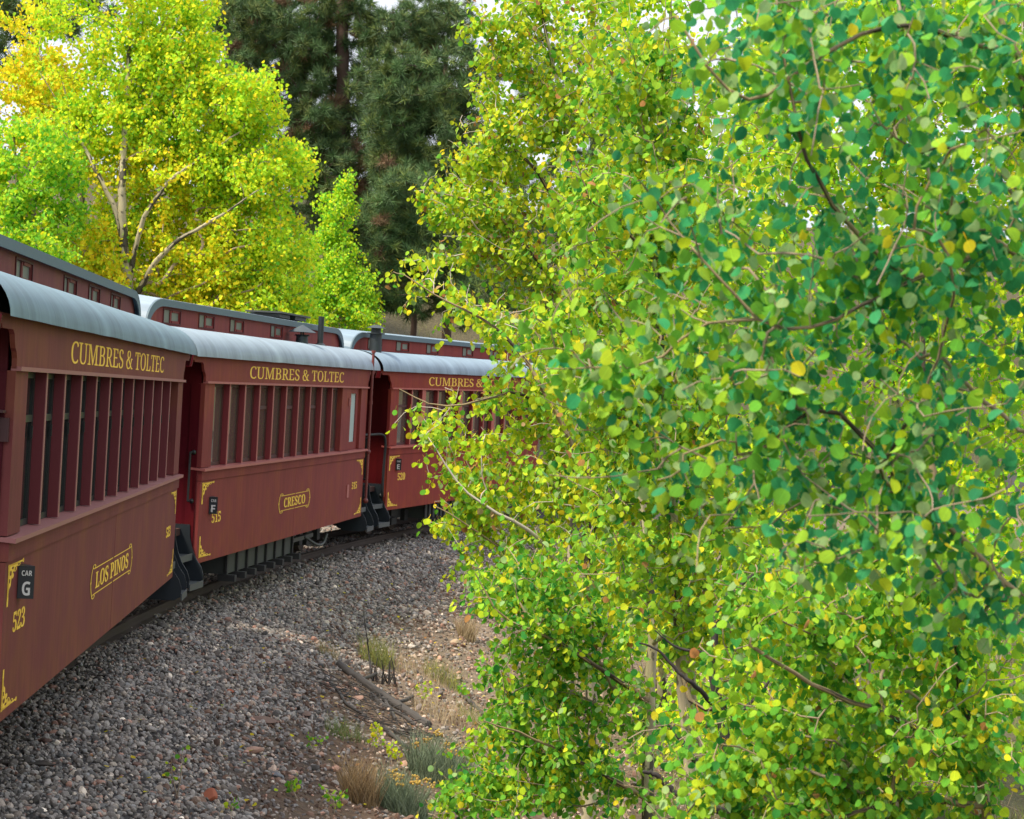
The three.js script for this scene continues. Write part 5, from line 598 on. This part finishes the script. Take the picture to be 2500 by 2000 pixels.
{ // fallen leaves, small stones and litter
  const r = rngOf(91), L = [], flat = leafGeometry(8, 0.15, false); for (let i = 0; i < 1500; i++) { const s = -7 + r() * 32, u = 0.9 + Math.pow(r(), 0.7) * 8; const [x, d] = onTrack(s, u), k = 0.028 + r() * 0.02; E4.set(Math.PI / 2 + (r() - 0.5) * 0.9, (r() - 0.5) * 0.9, r() * 6.3); Q4.setFromEuler(E4); M4.compose(P4.set(x, groundSU(s, u) + 0.03, -d), Q4, S4.set(k, k, k)); L.push({ m: M4.clone(), c: pick(r, [[G.y, 0.4], [G.gold, 0.25], [G.cream, 0.15], [G.br, 0.15], [G.yg, 0.05]]) }); }
  tag(scatter('fallen_leaves', flat, leafInst, L), 'yellow and brown aspen leaves scattered over the gravel and soil', 'leaves', null, 'stuff');
  const S = [], geo = stoneGeo(33); for (let i = 0; i < 30000; i++) { const s = -8 + r() * 32, u = 1.9 + Math.pow(r(), 1.3) * 5, k = 0.008 + 0.022 * r() * r() + (r() < 0.03 ? 0.02 : 0), [x, d] = onTrack(s, u); E4.set(r() * 6, r() * 6, r() * 6); Q4.setFromEuler(E4); M4.compose(P4.set(x, groundSU(s, u) + k * 0.3, -d), Q4, S4.set(k * 1.3, k * 0.8, k)); const t = r(), v = 0.5 + r(); S.push({ m: M4.clone(), c: (t < 0.5 ? [0.11, 0.065, 0.045] : t < 0.8 ? [0.13, 0.11, 0.1] : [0.3, 0.22, 0.17]).map((q) => q * v * 1.35) }); }
  tag(scatter('stony_soil', geo, std([1, 1, 1], 0.9), S), 'reddish brown stony crumbs covering the slope below the gravel', 'stones', null, 'stuff');
  const T = [], tw = tube([V(-0.5, 0, 0), V(0, 0.02, 0.06), V(0.5, 0, 0)], [0.012, 0.012, 0.005], 3); for (let i = 0; i < 1300; i++) { const s = -8 + r() * 32, u = 2.6 + Math.pow(r(), 1.2) * 6, k = 0.06 + 0.25 * r() * r(), [x, d] = onTrack(s, u); E4.set((r() - 0.5) * 0.3, r() * 6, (r() - 0.5) * 0.4 - 0.25); Q4.setFromEuler(E4); M4.compose(P4.set(x, groundSU(s, u) + 0.012, -d), Q4, S4.setScalar(k)); const v = 0.5 + r(); T.push({ m: M4.clone(), c: [0.2 * v, 0.16 * v, 0.12 * v] }); }
  tag(scatter('twig_litter', tw, std([1, 1, 1], 0.9), T), 'short dead twigs littering the soil below the gravel', 'twigs', null, 'stuff');
  const Gd = []; for (let i = 0; i < 26000; i++) { const hillside = r() < 0.5, s = hillside ? 10 + r() * 70 : -6 + r() * 40, u = hillside ? -4.5 - r() * 26 : 5 + r() * 12; if (fbm(s * 0.5, u * 0.5, 3) < 0.5 && r() < 0.75) continue; const [x, d] = onTrack(s, u), k = 0.14 + r() * 0.3; E4.set((r() - 0.5) * 0.9, r() * 6.3, (r() - 0.5) * 0.9); Q4.setFromEuler(E4); M4.compose(P4.set(x, groundSU(s, u), -d), Q4, S4.set(k * 2, k, k)); const v = 0.6 + 0.7 * r(); Gd.push({ m: M4.clone(), c: pick(r, [[straw[0], 0.3], [olive[0], 0.4], [[0.12, 0.2, 0.04], 0.2], [tanGrass[0], 0.1]]).map((q) => q * v) }); }
  tag(scatter('slope_grass', BLADE, bladeMat, Gd), 'dry and green grass blades scattered over the hillside and under the trees', 'grass', null, 'stuff');
}

{ // dark dead wood standing among the white trunks
  const D = (px, py, d) => at(px, py, d), t0 = D(1760, 2100, 8.9), t = thing('dead_sapling', V(t0.x, groundY(t0.x, -t0.z), t0.z), 'blackened crooked dead sapling leaning between the white trunks at lower centre right', 'dead tree'), o = t.position.clone().negate();
  const lim = (pts, a, b) => { const c = new THREE.CatmullRomCurve3([...pts.map((q) => D(...q))], false, 'centripetal').getPoints(pts.length * 5), r = rngOf(pts[0][0]); c.forEach((v) => v.add(V(r() - 0.5, r() - 0.5, r() - 0.5).multiplyScalar(a * 0.5)).add(o)); mesh('branch', tube(c, c.map((_, i) => lerp(a, b, i / (c.length - 1))), 7), darkBark, t); };
  { const g0 = [V(t.position.x, t.position.y - 0.1, t.position.z), D(1790, 1990, 8.9), D(1770, 1800, 8.9), D(1740, 1650, 8.9), D(1750, 1480, 8.9), D(1842, 1400, 8.9)].map((v) => v.add(o)); mesh('trunk', tube(g0, [0.034, 0.03, 0.026, 0.02, 0.013, 0.006], 8), darkBark, t); }
  lim([[1780, 1990, 8.9], [1700, 1960, 8.8], [1640, 1930, 8.8], [1600, 1890, 8.8], [1570, 1885, 8.8]], 0.02, 0.008); lim([[1770, 1860, 8.9], [1690, 1850, 8.7], [1640, 1780, 8.7], [1600, 1770, 8.7]], 0.018, 0.006); lim([[1740, 1720, 8.9], [1690, 1668, 8.8], [1655, 1640, 8.8], [1610, 1590, 8.8], [1560, 1570, 8.8]], 0.012, 0.004); lim([[1745, 1600, 8.9], [1700, 1590, 8.8], [1650, 1580, 8.8], [1600, 1540, 8.8]], 0.01, 0.003); lim([[1760, 1760, 8.9], [1830, 1720, 9], [1900, 1640, 9]], 0.012, 0.004);
}
renderer.render(scene, camera);
